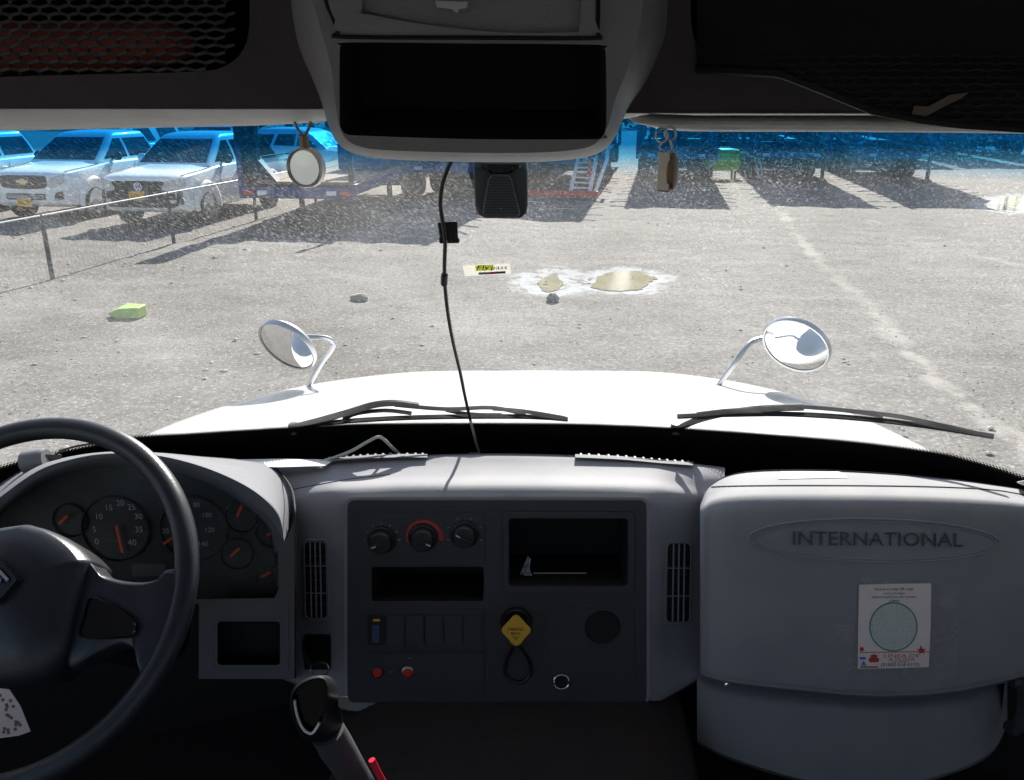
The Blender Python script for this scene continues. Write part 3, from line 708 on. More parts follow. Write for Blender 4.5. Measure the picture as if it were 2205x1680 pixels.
lowl = [(-x, y) for x, y in low][::1]
ring = half + left + lowl[1:] + low[::-1][1:-1]
q = MB()
def sc_(k, h): return [wat(x*k, y*k+(1-k)*.0, h) for x, y in ring]
q.loft([sc_(.97,-.05), sc_(1,-.012), sc_(1,.008), sc_(.96,.022), sc_(.86,.034), sc_(.6,.044), sc_(.25,.048), sc_(.01,.0485)], True, True)
hub = q.build('horn_pad', M['wheelp'], sw_, smooth=60)
def spoke(loop, sgn):
    lp_ = [(sgn*x, y) for x, y in loop]; q = MB(); c = (sum(p[0] for p in lp_)/len(lp_), sum(p[1] for p in lp_)/len(lp_))
    def s2(k, h): return [wat(c[0]+(x-c[0])*k, c[1]+(y-c[1])*k, h) for x, y in lp_]
    q.loft([s2(.95,-.03), s2(1,-.012), s2(1,.0), s2(.955,.010), s2(.85,.013), s2(.4,.012), s2(.02,.012)], True, True)
    return q.build('spoke', M['wheelp'], sw_, smooth=60)
spl = [wl(u, v) for u, v in cr([(188,1212),(222,1238),(270,1252),(318,1254),(350,1246),(370,1226),(396,1236),(400,1300),(384,1360),(352,1416),(318,1460),(306,1440),(296,1402),(262,1392),(215,1412),(150,1440),(150,1330)], 3, True)]
for sgn in (1, -1):
    s_ = spoke(spl, sgn)
    bt_ = [wl(u, v) for u, v in cr([(212,1290),(262,1310),(296,1332),(308,1352),(300,1372),(270,1378),(190,1376),(196,1330)], 4, True)]
    q = MB(); c = (sum(p[0] for p in bt_)/len(bt_), sum(p[1] for p in bt_)/len(bt_))
    q.loft([[wat(sgn*x, y, .010) for x, y in bt_], [wat(sgn*x, y, .0185) for x, y in bt_], [wat(sgn*(c[0]+(x-c[0])*.95), c[1]+(y-c[1])*.95, .0205) for x, y in bt_], [wat(sgn*(c[0]+(x-c[0])*.93), c[1]+(y-c[1])*.93, .017) for x, y in bt_]], True, False, True)
    q.build('button_pad', M['gloss'], s_, smooth=30)
# diamond emblem
q = MB(); wl5 = lambda u, v: ((WP.at(u, v, .052)-WC).dot(WX), (WP.at(u, v, .052)-WC).dot(WY))
dm = [wl5(u, v) for u, v in ((-46,1252),(-2,1206),(40,1250),(-2,1298))]
def dsc(k, h): c = (sum(p[0] for p in dm)/4, sum(p[1] for p in dm)/4); return [wat(c[0]+(x-c[0])*k, c[1]+(y-c[1])*k, h) for x, y in dm]
q.loft([dsc(1.1,.042), dsc(1.05,.0575), dsc(.88,.0575), dsc(.86,.053)], True, False, True); em = q.build('diamond_emblem', M['black'], sw_, smooth=20)
q = MB(); q.bar(dsc(.55,.055)[0], dsc(.55,.055)[1], .004, .002, up=WN); q.bar(dsc(.55,.055)[1], dsc(.55,.055)[2], .004, .002, up=WN); q.bar(dsc(.2,.055)[0], dsc(.2,.055)[2], .006, .002, up=WN); q.build('emblem_mark', M['steel'], em)
q = MB(); q.tube([WC-WN*.04, WC-WN*.10, WC-WN*.42], [.05,.065,.06], 20); q.tube([WC-WN*.16+WX*.05, WC-WN*.17+WX*.14+WY*.01], .008, 8); q.build('steering_column', M['black'], truck)

# ---- gear selector
q = MB(); KY = .86
face = cr([(631,1510),(640,1486),(664,1468),(692,1463),(702,1482),(700,1520),(690,1552),(672,1580),(654,1577),(640,1552)], 4, True)
rim = cr([(624,1512),(633,1480),(660,1460),(694,1455),(710,1478),(708,1522),(698,1558),(676,1589),(650,1587),(634,1556)], 4, True)
big = cr([(640,1512),(652,1480),(680,1460),(706,1455),(724,1474),(727,1515),(727,1560),(722,1598),(690,1604),(660,1580)], 4, True)
nk = cr([(666,1560),(680,1535),(700,1520),(718,1520),(730,1535),(742,1565),(746,1596),(722,1622),(690,1618),(670,1596)], 4, True)
q.loft([[P(u, v, KY+.010) for u, v in face], [P(u*.6+w_*.4, v*.6+x_*.4, KY-.002) for (u, v), (w_, x_) in zip(face, rim)], [P(u, v, KY+.006) for u, v in rim], [P(u, v, KY+.03) for u, v in big], [P(u, v, KY+.055) for u, v in nk]], True, False, True)
gk = q.build('gear_selector', M['black'], truck, smooth=60)
q = MB(); q.plate([face], lambda u, v, h: P(u, v, KY+.008-h), 0, .001); q.build('selector_face', M['gloss'], gk)
q = MB(); C_ = cr([(634,1508),(637,1530),(645,1556),(657,1574),(673,1578),(688,1556)], 5); q.tube([P(u, v, KY+.001) for u, v in C_], .0018, 6); q.build('worn_edge', M['trim'], gk)
q = MB(); q.plate([rrect(728,1500,750,1524,3)], lambda u, v, h: P(u, v, KY+.05-h), 0, .035); q.build('selector_button', M['steel'], gk, bevel=.002)
q = MB(); q.tube([P(706,1575,KY+.035), P(722,1606,KY+.04), P(750,1650,KY+.05), P(788,1710,KY+.06), P(840,1790,KY+.075)], [.022,.0235,.0215,.019,.018], 20); q.build('selector_sleeve', mat('sleeve_rubber', (.045,.047,.058), .6, bump=.5, bscale=300, dust=.3, dcol=(.15,.14,.13)), gk)
q = MB(); q.tube([P(u, v, KY-.005) for u, v in cr([(800,1636),(816,1668),(840,1712),(880,1790)], 4)], .0045, 8); q.build('red_release_rod', mat('red_sleeve', (.75,.02,.05), .4), gk)

# ---- cab shell: floor, firewall, engine cover, doors, back wall, roof
b = MB(); b.box((0,.35,1.10), (2.66,2.7,.04)); b.build('cab_floor', M['floor'], truck)
b = MB(); b.plate([[(-1.33,1.12),(1.33,1.12),(1.33,1.60),(-1.33,1.60)]], lambda x, z, h: Vector((x, 1.62+h, z)), 0, .03); b.build('firewall', M['floor'], truck)
b = MB(); b.loft([[Vector((x, 1.6, z)) for x, z in ((-.36,1.12),(-.33,1.40),(-.26,1.45),(.26,1.45),(.33,1.40),(.38,1.12))], [Vector((x, .75, z)) for x, z in ((-.34,1.12),(-.3,1.30),(-.22,1.34),(.22,1.34),(.3,1.30),(.36,1.12))], [Vector((x, .70, 1.12)) for x in (-.34,-.3,-.22,.22,.3,.36)]], False)
eng = b.build('engine_cover', mat('engine_cover_mat', (.016,.014,.014), .85, var=.5, vscale=5, dust=.4, dcol=(.04,.014,.008), bump=.5, bscale=60), truck)
for s_ in (-1, 1):
    x = s_*1.33
    def dr(y, z, h, x=x, s_=s_): return Vector((x + s_*h, y, z))
    b = MB(); b.plate([[(-1.0,1.1),(1.75,1.1),(1.75,1.72),(1.2,2.5),(1.1,2.68),(-1.0,2.68)], [(-.80,1.70),(.90,1.70),(.90,2.05),(.62,2.50),(-.80,2.50)]] if s_ < 0 else [[(-1.0,1.1),(1.75,1.1),(1.75,1.72),(1.2,2.5),(1.1,2.68),(-1.0,2.68)], [(-.80,1.85),(-.10,1.85),(-.10,2.40),(-.80,2.40)]], dr, 0, .05)
    b.build('door', M['shell'], truck)
b = MB(); b.plate([[(-1.33,1.1),(1.33,1.1),(1.33,2.68),(-1.33,2.68)], [(-.7,1.95),(.7,1.95),(.7,2.35),(-.7,2.35)]], lambda x, z, h: Vector((x, -.95-h, z)), 0, .05); b.build('back_wall', M['shell'], truck)
b = MB(); b.box((0,.16,2.72), (2.7,2.3,.05)); b.build('roof', M['shell'], truck)
b = MB(); rp = [(1.31,2.74),(1.22,2.62),(1.13,2.50),(1.085,2.455)]
b.loft([[Vector((x, y-.14*(x/.95)**2+ (0 if i else 0), z)) for x in [k*.135-1.35 for k in range(21)]] for i, (y, z) in enumerate(rp)], False); b.build('roof_front', M['shell'], truck, solid=.02)
for s_ in (-1, 1):
    b = MB(); b.loft([[gpt(s_*x, t)+Vector((0,-.02,0)) for t in (-.05,.3,.7,1.05)] for x in (1.27,1.33,1.39)], False); b.build('windscreen_pillar', M['shell'], truck, solid=.03)

# ---- overhead shelf panel with two net pockets
HP = Plane.of(P(CX,238,.80), P(CX,-120,.725), P(CX+300,238,.80))
lo_l = cr([(-300,175),(-120,172),(0,166),(200,160),(430,154),(490,139),(523,108),(536,60),(537,-20),(537,-110)], 3) + [(-300,-110)]
lo_r = [(1487,-110)] + cr([(1487,-20),(1489,60),(1508,108),(1548,138),(1620,152),(1760,160),(1960,170),(2204,182),(2450,190)], 3) + [(2450,-110)]
pan = [(-380,-170),(-380,233)] + [(k, 234) for k in range(-300, 720, 60)] + [(720,236),(1330,242)] + [(k, 243) for k in range(1390, 2500, 60)] + [(2560,244),(2560,-170)]
b = MB(); b.plate([pan, lo_l, lo_r], HP.at, -.012, 0); ov = b.build('overhead_shelf', M['liner'], truck, bevel=.004)
def shelf_pocket(loop):
    q = MB(); f0 = [HP.at(u, v, -.002) for u, v in loop]
    bk = [p + Vector((0,.20,.035)) for p in f0]
    q.loft([f0, bk], True, False, True); q.build('shelf_pocket', M['cavity'], ov, recalc=False)
shelf_pocket(lo_l); shelf_pocket(lo_r)
# lower lip of the shelf, its colour paled in place of bounce light
q = MB(); US = [k for k in range(-400, 2601, 50)]
def lip(u): return lin([(-400,281),(0,279),(300,274),(600,268),(690,262),(720,262),(1330,262),(1390,246),(1500,250),(1900,250),(2204,262),(2600,270)], u)
def lt(u): return lin([(-400,233),(700,234),(1390,243),(2600,244)], u)
q.loft([[P(u, lt(u)-2, .803) for u in US], [P(u, lt(u)+2, .797) for u in US], [P(u, (lt(u)+lip(u))/2, .818) for u in US], [P(u, lip(u)-4, .855) for u in US], [P(u, lip(u)-1, .885) for u in US], [Vector((P(u, lip(u), .90).x, 1.06, ZT+.012)) for u in US]], False)
q.build('shelf_lip', M['trim'], ov, smooth=60)
# sun visors folded against the header
def visor(top, bot, Y, name='sun_visor'):
    q = MB(); n = 18; rg = []
    for t in range(n+1):
        u = top[0][0] + (top[-1][0]-top[0][0])*t/n; a, b_ = lin(top, u), lin(bot, u); m_ = (a+b_)/2; hh = max((b_-a)/2, .6)
        sec = []
        for k in range(10):
            an = 2*math.pi*k/10; sec.append(P(u, m_+hh*math.sin(an), Y + .012*(1-math.cos(an))) if k <= 5 or True else None)
        d = Vector((0,.13,.012))
        fr = [P(u, m_-hh, Y+.02), P(u, m_-hh*.55, Y+.004), P(u, m_, Y), P(u, m_+hh*.55, Y+.003), P(u, m_+hh, Y+.016)]
        rg.append(fr + [fr[4]+d, fr[0]+d])
    q.loft(rg, True, True, True); return q.build(name, M['trim'], truck, smooth=60)
visor([(1362,262),(1375,258),(1420,257),(1800,259),(2204,268),(2500,275)], [(1362,264),(1385,272),(1430,280),(1500,284),(1700,284),(1900,285),(2204,288),(2500,292)], .90)
visor([(-300,262),(0,262),(400,258),(600,255),(660,256),(697,262)], [(-300,285),(0,282),(300,276),(560,271),(620,268),(660,265),(697,264)], .90)
# ---- overhead console with an empty slot and a lidded tray
CO = cr([(592,-160),(598,-40),(610,20),(640,110),(672,175),(692,222),(706,268),(728,310),(770,334),(835,343),(950,348),(1075,350),(1180,348),(1260,339),(1304,321),(1328,288),(1342,255),(1358,225),(1390,180),(1420,120),(1442,60),(1455,-40),(1460,-160)], 4)
CM = cr([(640,-160),(644,-40),(655,20),(680,108),(700,170),(708,220),(717,266),(735,306),(774,329),(835,338),(950,343),(1075,345),(1180,343),(1256,335),(1298,317),(1320,285),(1332,252),(1344,222),(1370,176),(1396,116),(1414,56),(1424,-40),(1428,-160)], 4)
CF = cr([(664,-160),(668,-40),(678,20),(700,96),(714,155),(721,212),(728,262),(743,298),(778,317),(835,324),(950,328),(1075,330),(1180,328),(1250,321),(1286,306),(1306,276),(1316,246),(1324,214),(1342,170),(1364,110),(1378,50),(1388,-40),(1392,-160)], 4)
CP = Plane.of(P(CX,330,.655), P(CX,-120,.668), P(CX+300,330,.655))
q = MB()
ss = range(len(CO))
r0 = [P(*CO[i], .84 if CO[i][1] > 236 else .80) for i in ss]
r1 = [P(CO[i][0]*.8+CM[i][0]*.2, CO[i][1]*.8+CM[i][1]*.2, .765) for i in ss]
r2 = [P(*CM[i], .715) for i in ss]; f3 = [CP.at(*CF[i], 0) for i in ss]
r25 = [ (a*.45+b_*.55) + Vector((0,-.010,0)) for a, b_ in zip(r2, f3)]
q.loft([r0, r1, r2, r25, f3], False); con = q.build('overhead_console', M['console'], truck, smooth=70)
slot_o = cr([(731,118),(735,100),(748,92),(1020,94),(1285,97),(1300,106),(1304,125),(1305,270),(1298,292),(1284,300),(1020,300),(790,293),(748,290),(735,278),(731,255)], 3, True)
tray = cr([(693,-60),(700,0),(716,40),(728,70),(738,80),(1020,82),(1274,83),(1285,72),(1288,30),(1288,-60)], 3)
b = MB(); b.plate([CF, slot_o], CP.at, -.004, 0); b.build('console_face', M['console'], con, bevel=.002)
q = MB(); f0 = [CP.at(u, v, -.001) for u, v in slot_o]; q.loft([f0, [p+Vector((0,.10,.02)) for p in f0]], True, False, True); q.build('empty_slot', M['cavity'], con, recalc=False)
q = MB(); q.tube([CP.at(u, v, .0005) for u, v in tray], .0014, 6); q.build('tray_seam', M['cavity'], con)
tr_in = cr([(700,-110),(706,0),(722,44),(740,70),(1020,74),(1272,74),(1280,40),(1281,-110)], 3)
tr_ho = cr([(778,-110),(780,14),(796,32),(1020,66),(1222,70),(1246,58),(1252,12),(1252,-110)], 3)
b = MB(); b.plate([tr_in, tr_ho], CP.at, .001, .010); tl_ = b.build('tray_lid', M['console'], con, bevel=.004, bseg=3)
b = MB(); b.plate([[(770,-112),(770,20),(1020,75),(1260,75),(1262,-112)]], CP.at, .0012, .002, sides=False, back=False); b.build('lid_recess', M['console'], tl_)
b = MB(); b.plate([[(936,2),(1008,4),(1006,18),(990,20),(984,30),(972,20),(940,17)]], CP.at, .008, .018); b.build('lid_latch', mat('latch_grey', (.5,.5,.5), .4), tl_, bevel=.002)

# ================================================================== nets and loose things in the cab
def net(fn, us, vs, name, parent, col='cable', r=.0012, sag=None):
    """hexagonal cord net over a (u, v) field"""
    q = MB(); segs = set(); 
    du, dv = us[2], vs[2]; nu, nv = int((us[1]-us[0])/du), int((vs[1]-vs[0])/dv)
    for i in range(nu):
        for j in range(nv):
            ox = us[0] + i*du + (du/2 if j % 2 else 0); oy = vs[0] + j*dv
            a = (ox, oy+dv*.30); b_ = (ox+du/2, oy-dv*.02+dv*.0); c = (ox-du/2, oy-dv*.02); d = (ox, oy+dv*.70)
            for p0, p1 in ((a, b_), (a, c), (a, d)):
                f0, f1 = fn(*p0), fn(*p1)
                if f0 is not None and f1 is not None: q.tube([f0, f1], r, 4, cap=False)
    return q.build(name, M[col], parent)
def inside(p, poly):
    x, y = p; c = False; n = len(poly)
    for i in range(n):
        (x1, y1), (x2, y2) = poly[i], poly[i-1]
        if (y1 > y) != (y2 > y) and x < (x2-x1)*(y-y1)/(y2-y1)+x1: c = not c
    return c
def lnet(u, v):
    if not inside((u, v), lo_l): return None
    return HP.at(u, v, .004 + .012*math.sin(max(0, min(1, (v+80)/240))*math.pi))
net(lnet, (-250, 540, 42), (-90, 185, 17), 'storage_net', ov, r=.0017)
# sagging net bag on the right
bagB = [(1480,150),(1560,152),(1680,160),(1790,203),(1880,240),(1980,258),(2060,268),(2204,278),(2450,286)]
def rbag(u, v):
    vb_ = lin(bagB, u)
    if u < 1500 or v > vb_ or v < -90: return None
    k = max(0, min(1, (v+40)/(vb_+40))); side = max(0, min(1, (u-1500)/300))
    return HP.at(u, v, .004 + side*(.085*math.sin(min(1, k*1.02)*math.pi*.5)**1.5))
RU = [1500+k*25 for k in range(38)]
q = MB(); rg = []
for u in RU:
    vb_ = lin(bagB, u); rg.append([rbag(u, -88+(vb_+86)*t/10) for t in range(11)] + [HP.at(u, min(vb_+1, 238), .002)])
q.loft(rg, False); q.build('net_bag', mat('net_fabric', (.010,.010,.009), .95, var=.3, vscale=60), ov, smooth=80)
net(lambda u, v: (lambda p: None if p is None else p + (CAM-p).normalized()*.003)(rbag(u, v)), (1640, 2440, 44), (120, 285, 15), 'bag_netting', ov, 'cavity', .0009)
q = MB(); q.tube([rbag(u, lin(bagB, u)-1) + Vector((0,-.002,0)) for u in RU], .004, 6); q.build('net_hem', M['cavity'], ov)
q = MB()
for (u, v, rr) in ((60,112,.036),(160,110,.036),(250,104,.034),(330,96,.03),(-40,112,.036)): q.ball(HP.at(u, v, -.06), rr, 8, sq=(1.3,.7,.75))
tag(q.build('cloth_bundle', M['orange']), 'orange cloth bundle stuffed behind the black net of the overhead shelf', 'bundle')
q = MB(); c = rbag(2020,225)+Vector((0,-.005,0)); q.plate([[(1960,228),(1990,230),(2035,205),(2075,200),(2060,212),(2030,226),(1985,250),(1955,246)]], lambda u, v, h: rbag(u, v)+Vector((0,-.006-h,0)), 0, .001)
tag(q.build('paper_strip', mat('brown_paper', (.14,.105,.085), .8)), 'creased brown paper strip showing through the sagging black net bag', 'paper')

# hanging discs
def hangdisc(lbl, u, v, ru, rv, Y, yaw, hookv, thin=False):
    o = P(u, v, Y); k = (o-CAM).dot(FWD)/FPX
    root = empty('hanging_disc', o); tag(root, lbl, 'ornament')
    Mx = Matrix.Translation(o) @ Matrix.Rotation(yaw, 4, 'Z') @ Matrix.Rotation(R(90), 4, 'X'); rr = rv*k
    q = MB(); q.lathe([(rr*.84,.004),(rr*.93,.0065),(rr,.003),(rr,-.004),(rr*.9,-.006),(.0001,-.006)], Mx, 40); q.build('disc_rim', M['hangrim'], root, smooth=60)
    q = MB(); q.lathe([(rr*.85,.0035),(.0001,.0042)], Mx, 36); q.build('disc_face', M['hangface'], root)
    top = o + Vector((0,0,rr)); q = MB()
    q.tube([top-Vector((0,0,.003)), top+Vector((0,0,.010))], .005, 8); q.build('disc_lug', M['dirty'], root)
    q = MB(); hv = P(u, hookv, Y).z
    for s_ in (-1, 1): q.tube([top+Vector((0,0,.009)), top+Vector((s_*.006,0,.018)), Vector((o.x+s_*.008, o.y, hv))], .0016, 6)
    q.build('hook', M['dirty'], root); return root
hangdisc('round pale mirror disc facing the seats on a hook under the sun visor', 659, 361, 39, 43, .865, R(-19), 262)
# the pair seen edge-on at the right
o = P(1428, 370, .875); rt = empty('hanging_tag', o); tag(rt, 'beige rectangular tag with metal edge hanging on a key ring beside the console', 'ornament')
tp = Plane(o, Vector((-.42,-.9,.02)))
q = MB(); q.plate([[(1417,327),(1443,327),(1440,415),(1413,412)]], tp.at, -.004, .002); q.build('tag_plate', M['beigetag'], rt, bevel=.0015)
q = MB(); q.loft([[tp.at(1443,327,.003), tp.at(1447,330,-.004), tp.at(1443,327,-.010)], [tp.at(1440,415,.003), tp.at(1444,412,-.004), tp.at(1440,415,-.010)]], True, True, True); q.build('tag_edge', M['dirty'], rt)
q = MB(); q.tube([tp.at(u, v, 0) for u, v in ell(1424, 291, 13, 15, 20)], .0012, 6, closed=True); q.tube([tp.at(1424,306,0), tp.at(1420,318,0), tp.at(1428,328,0)], .0012, 6); q.build('key_ring', M['steel'], rt)
o2 = P(1446, 370, .885); rt2 = empty('hanging_disc', o2); tag(rt2, 'brown round disc turned edge-on behind the beige tag, hung on a ring', 'ornament')
Mx = Matrix.Translation(o2) @ Matrix.Rotation(R(76), 4, 'Z') @ Matrix.Rotation(R(90), 4, 'X'); q = MB(); q.lathe([(.0001,.006),(.014,.006),(.019,.003),(.019,-.003),(.014,-.005),(.0001,-.005)], Mx, 32); q.build('disc_body', mat('disc_brown', (.26,.17,.10), .45, var=.2, vscale=50), rt2)
q = MB(); q.tube([P(u, v, .885) for u, v in ell(1443, 288, 12, 14, 20)], .0012, 6, closed=True); q.tube([P(1443,302,.885), P(1447,318,.885), P(1446,330,.885)], .0014, 6); q.build('key_ring', M['steel'], rt2)

# dash camera on the pane
o = ghit(1076, 410, .03); dc = empty('dash_camera', o); tag(dc, 'black dash camera with perforated grille stuck high on the windscreen', 'camera')
dp = Plane(o, (gpt(o.x,.6)-CAM)*-1)
bod = cr([(1016,330),(1135,330),(1136,445),(1131,462),(1118,472),(1040,471),(1027,462),(1022,440)], 4, True)
bod = [(1016,325),(1136,325),(1136,440),(1133,458),(1122,470),(1044,470),(1030,462),(1023,446)]
q = MB(); q.plate([bod], dp.at, -.02, .0); q.build('camera_body', mat('camera_black', (.075,.078,.080), .42, var=.1), dc, bevel=.003)
gr = [(1055,414),(1062,378+10),(1098,388),(1104,400),(1122,462),(1116,468),(1044,468),(1040,462)]
gr = [(1050,388),(1058,376),(1095,376),(1102,388),(1120,460),(1114,467),(1044,467),(1038,458)]
q = MB(); q.plate([gr], dp.at, 0, .012); g = q.build('speaker_grille', mat('grille_black', (.09,.093,.095), .5), dc, bevel=.002)
q = MB()
for j in range(15):
    for i in range(12):
        u, v = 1044+i*6.4+(3.2 if j % 2 else 0), 383+j*5.8
        if inside((u, v), [(x*.93+1079*.07, y*.93+423*.07) for x, y in gr]): q.plate([ell(u, v, 1.7, 1.7, 8)], dp.at, .0122, .0128, back=False, sides=False)
q.build('grille_holes', M['cavity'], dc, smooth=0)
q = MB(); q.plate([[(1034,352),(1120,352),(1100,374),(1056,374)]], dp.at, 0, .008); q.build('lens_hood', M['gloss'], dc, bevel=.003)
q = MB(); q.plate([ell(1078,450,2,1.6,8)], dp.at, .0125, .0132, back=False); q.build('status_led', mat('blue_led', (.25,.3,.8), .3), dc)
q = MB(); q.plate([[(1018,326),(1134,326),(1134,462),(1024,462)]], dp.at, -.03, -.02); q.build('mount_pad', M['trim'], dc)
# its cable
cab = cr([(972,346),(962,368),(952,400),(948,440),(953,480),(958,520),(957,560),(957,600),(961,650),(968,700),(978,750),(990,800),(1000,850),(1010,895),(1020,935),(1027,962),(1031,973),(1026,977),(1010,977)], 5)
q = MB(); pts = [ghit(u, v, .016 if v < 930 else .02) for u, v in cab]; n_ = len(cab)
q.tube(pts[:67], .0031, 8); q.tube([ghit(957,592,.016), ghit(956,600,.016), ghit(956,612,.016)], .0055, 8)
root = q.build('camera_cable', M['cable'], recenter=True); tag(root, 'thin camera cable hanging down the windscreen to the dashboard top', 'cable')
q = MB(); q.tube(pts[66:], .0029, 8); q.build('sunlit_end', M['grey_cable'], root)  # lower end coloured grey where sun strikes the black cable
q = MB(); ck_ = [(941,480),(985,476),(986,512),(990,516),(989,524),(946,525),(944,516),(946,510)]
q.plate([ck_], lambda u, v, h: ghit(u, v, h), .003, .012); root = q.build('cable_clip', M['black'], bevel=.002); tag(root, 'square black cable clip taped to the windscreen', 'clip')
q = MB(); q.plate([[(942,466),(986,465),(986,478),(942,480)]], lambda u, v, h: ghit(u, v, h), .002, .004); q.build('tape_edge', M['tape'], root)
# toll sticker on the glass
SP = lambda u, v, h: ghit(u, v, h)
sk = [(995,571),(1098,567),(1101,590),(1000,595)]
q = MB(); q.plate([sk], SP, .002, .003); root = q.build('toll_sticker', M['thinpaper']); tag(root, 'small white toll sticker with yellow patch on the windscreen glass', 'sticker')
spl_ = Plane.of(ghit(995,571,.0035), ghit(1098,567,.0035), ghit(1000,595,.0035))
q = MB(); q.plate([[(1023,572),(1062,570),(1063,582),(1024,584)]], spl_.at, .0003, .0006, sides=False, back=False); q.build('yellow_patch', M['thinlime'], root)
q = MB(); text_px(q, 'Fly', spl_, 1041, 576, 9, 26, h=.0012, slope=-.04, shear=.2); text_px(q, 'pass', spl_, 1075, 576, 9, 34, h=.0012, slope=-.04, shear=.2); q.build('sticker_text', M['ink'], root)
q = MB(); q.plate([[(1030,587),(1055,586),(1055,591),(1030,592)]], spl_.at, .0003, .0006, sides=False, back=False); q.build('grey_bar', M['steel'], root)
q = MB(); q.plate([[(1055,586),(1070,585),(1070,590),(1055,591)]], spl_.at, .0003, .0006, sides=False, back=False); q.build('red_bar', M['redink'], root)
q = MB(); q.plate([[(1070,585),(1088,584),(1088,589),(1070,590)]], spl_.at, .0003, .0006, sides=False, back=False); q.build('green_bar', M['green'], root)

# help-line notice taped to the passenger panel
nt_ = Plane.of(POD.at(1850,1262), POD.at(2000,1262), POD.at(1920,1440))
nt_.p = max((POD.at(u, v) for u in (1850,1925,2000) for v in (1262,1350,1440)), key=lambda p: (p-nt_.p).dot(nt_.n)) + nt_.n*.0008
q = MB(); q.plate([[(1849,1259),(1925,1257),(2004,1256),(2003,1350),(1999,1436),(1920,1439),(1846,1440),(1847,1350)]], nt_.at, 0, .0008); root = q.build('help_notice', M['paperpink']); tag(root, 'white help-line notice taped to the grey passenger panel', 'notice')
q = MB()
for t, v, wpx in (('Escánea el código QR, luego',1268,82),('revisa el mapa.',1277,46),('Ubica el cuadrante más cercano,',1285,96),('¡Llama!',1293,22)): text_px(q, t, nt_, 1925, v, 5.2, wpx, h=.0012, slope=-.01)
q.build('instruction_text', M['ink'], root); q = MB(); text_px(q, '(01800-518-9370)', nt_, 1938, 1431, 7.5, 82, h=.0012, slope=-.01); text_px(q, 'Línea Nacional', nt_, 1936, 1425, 2.6, 32, h=.0012); q.build('black_text', M['ink'], root)
q = MB(); text_px(q, 'LÍNEA DE', nt_, 1941, 1412, 7.5, 76, h=.0012, slope=-.01); text_px(q, 'AYUDA', nt_, 1941, 1420, 7, 58, h=.0012, slope=-.01)
q.plate([[(1982,1388),(1986,1397),(1994,1397),(1988,1402),(1990,1409),(1984,1405),(1978,1410),(1979,1402),(1973,1398),(1980,1397)]], nt_.at, .001, .0014, back=False, sides=False); q.plate([ell(1855,1398,4.5,5,12)], nt_.at, .001, .0014, back=False, sides=False); q.plate([rrect(1870,1416,1892,1426,4)], nt_.at, .001, .0014, back=False, sides=False)
q.build('red_print', M['redink'], root)
q = MB(); q.plate([ell(1923,1350,52,53,48), ell(1923,1350,49.5,50.5,48)], nt_.at, .001, .0014, back=False, sides=False); q.build('green_ring', M['green'], root)
q = MB(); q.plate([ell(1923,1350,49.5,50.5,48)], nt_.at, .001, .0012, back=False, sides=False); q.build('ring_field', M['palegreen'], root)
q = MB(); q.plate([rrect(1850,1415,1864,1420,1)], nt_.at, .001, .0014, back=False, sides=False); q.plate([[(1853,1434),(1859,1422),(1865,1434),(1861,1434),(1859,1429),(1857,1434)]], nt_.at, .001, .0014, back=False, sides=False); q.build('blue_print', M['bluep'], root)
q = MB(); q.plate([ell(1881,1413,8,4,14)], nt_.at, .001, .0013, back=False, sides=False); q.plate([rrect(1852,1435,1890,1438,1)], nt_.at, .001, .0014, back=False, sides=False); q.build('orange_print', M['orange'], root)
q = MB(); q.bar(nt_.at(1851,1405,.0012), nt_.at(2000,1403,.0012), .0012, .0003, up=nt_.n); q.build('rule_line', M['redink'], root)
for a_, b_, c_, d_ in (((2003,1257),(2071,1258),(2055,1467),(1998,1468)), ((1852,1244),(2003,1250),(2003,1256),(1849,1258)), ((1786,1344),(1848,1346),(1845,1438),(1776,1384)), ((1800,1440),(1998,1438),(1997,1468),(1806,1463))):
    surf_patch(POD, a_, b_, c_, d_, 12, .0010).build('clear_tape', M['tape'], root)
q = MB()
rnd = random.Random(4)
for (a, b_) in (((2010,1280),(2040,1268)),((2058,1275),(2070,1270)),((2006,1385),(2055,1372)),((2004,1400),(2050,1396)),((1790,1344),(1846,1347)),((1775,1375),(1800,1382)),((1840,1438),(1838,1460)),((2008,1345),(2020,1348)),((1852,1250),(1858,1260))):
    C_ = cr([a, ((a[0]+b_[0])/2, (a[1]+b_[1])/2-3), b_], 4); q = MB(); q.tube([POD.at(u, v, .0015) for u, v in C_], [.0003]+[.0008]*(len(C_)-2)+[.0003], 4); q.build('tape_crease', M['tape'], root)
# white paper slips on the dash top
q = surf_patch(POD, (1680,1016),(1806,1016),(1824,1029),(1674,1032), 14, .0014); tag(q.build('paper_label', M['paper']), 'blank white paper label stuck on top of the passenger panel', 'label')
q = MB(); q.plate([[(480,990),(600,988),(720,990),(700,1003),(600,1006),(520,1004)]], lambda u, v, h: P(u, v, 1.455-h-(v-990)*.002), 0, .002); tag(q.build('paper_sheet', M['paper']), 'white paper sheet lying on the dash behind the instrument pod', 'paper')
q = MB(); q.tube([P(u, v, y) for u, v, y in cr([(470,990,1.45),(540,999,1.44),(620,1002,1.44),(690,994,1.45),(750,974,1.46),(790,952,1.46),(813,941,1.46),(826,946,1.47),(845,965,1.50),(862,980,1.53)], 6)], .0032, 8); tag(q.build('charging_cable', M['grey_cable']), 'grey charging cable arching up from the dash top beside the defroster grille', 'cable')
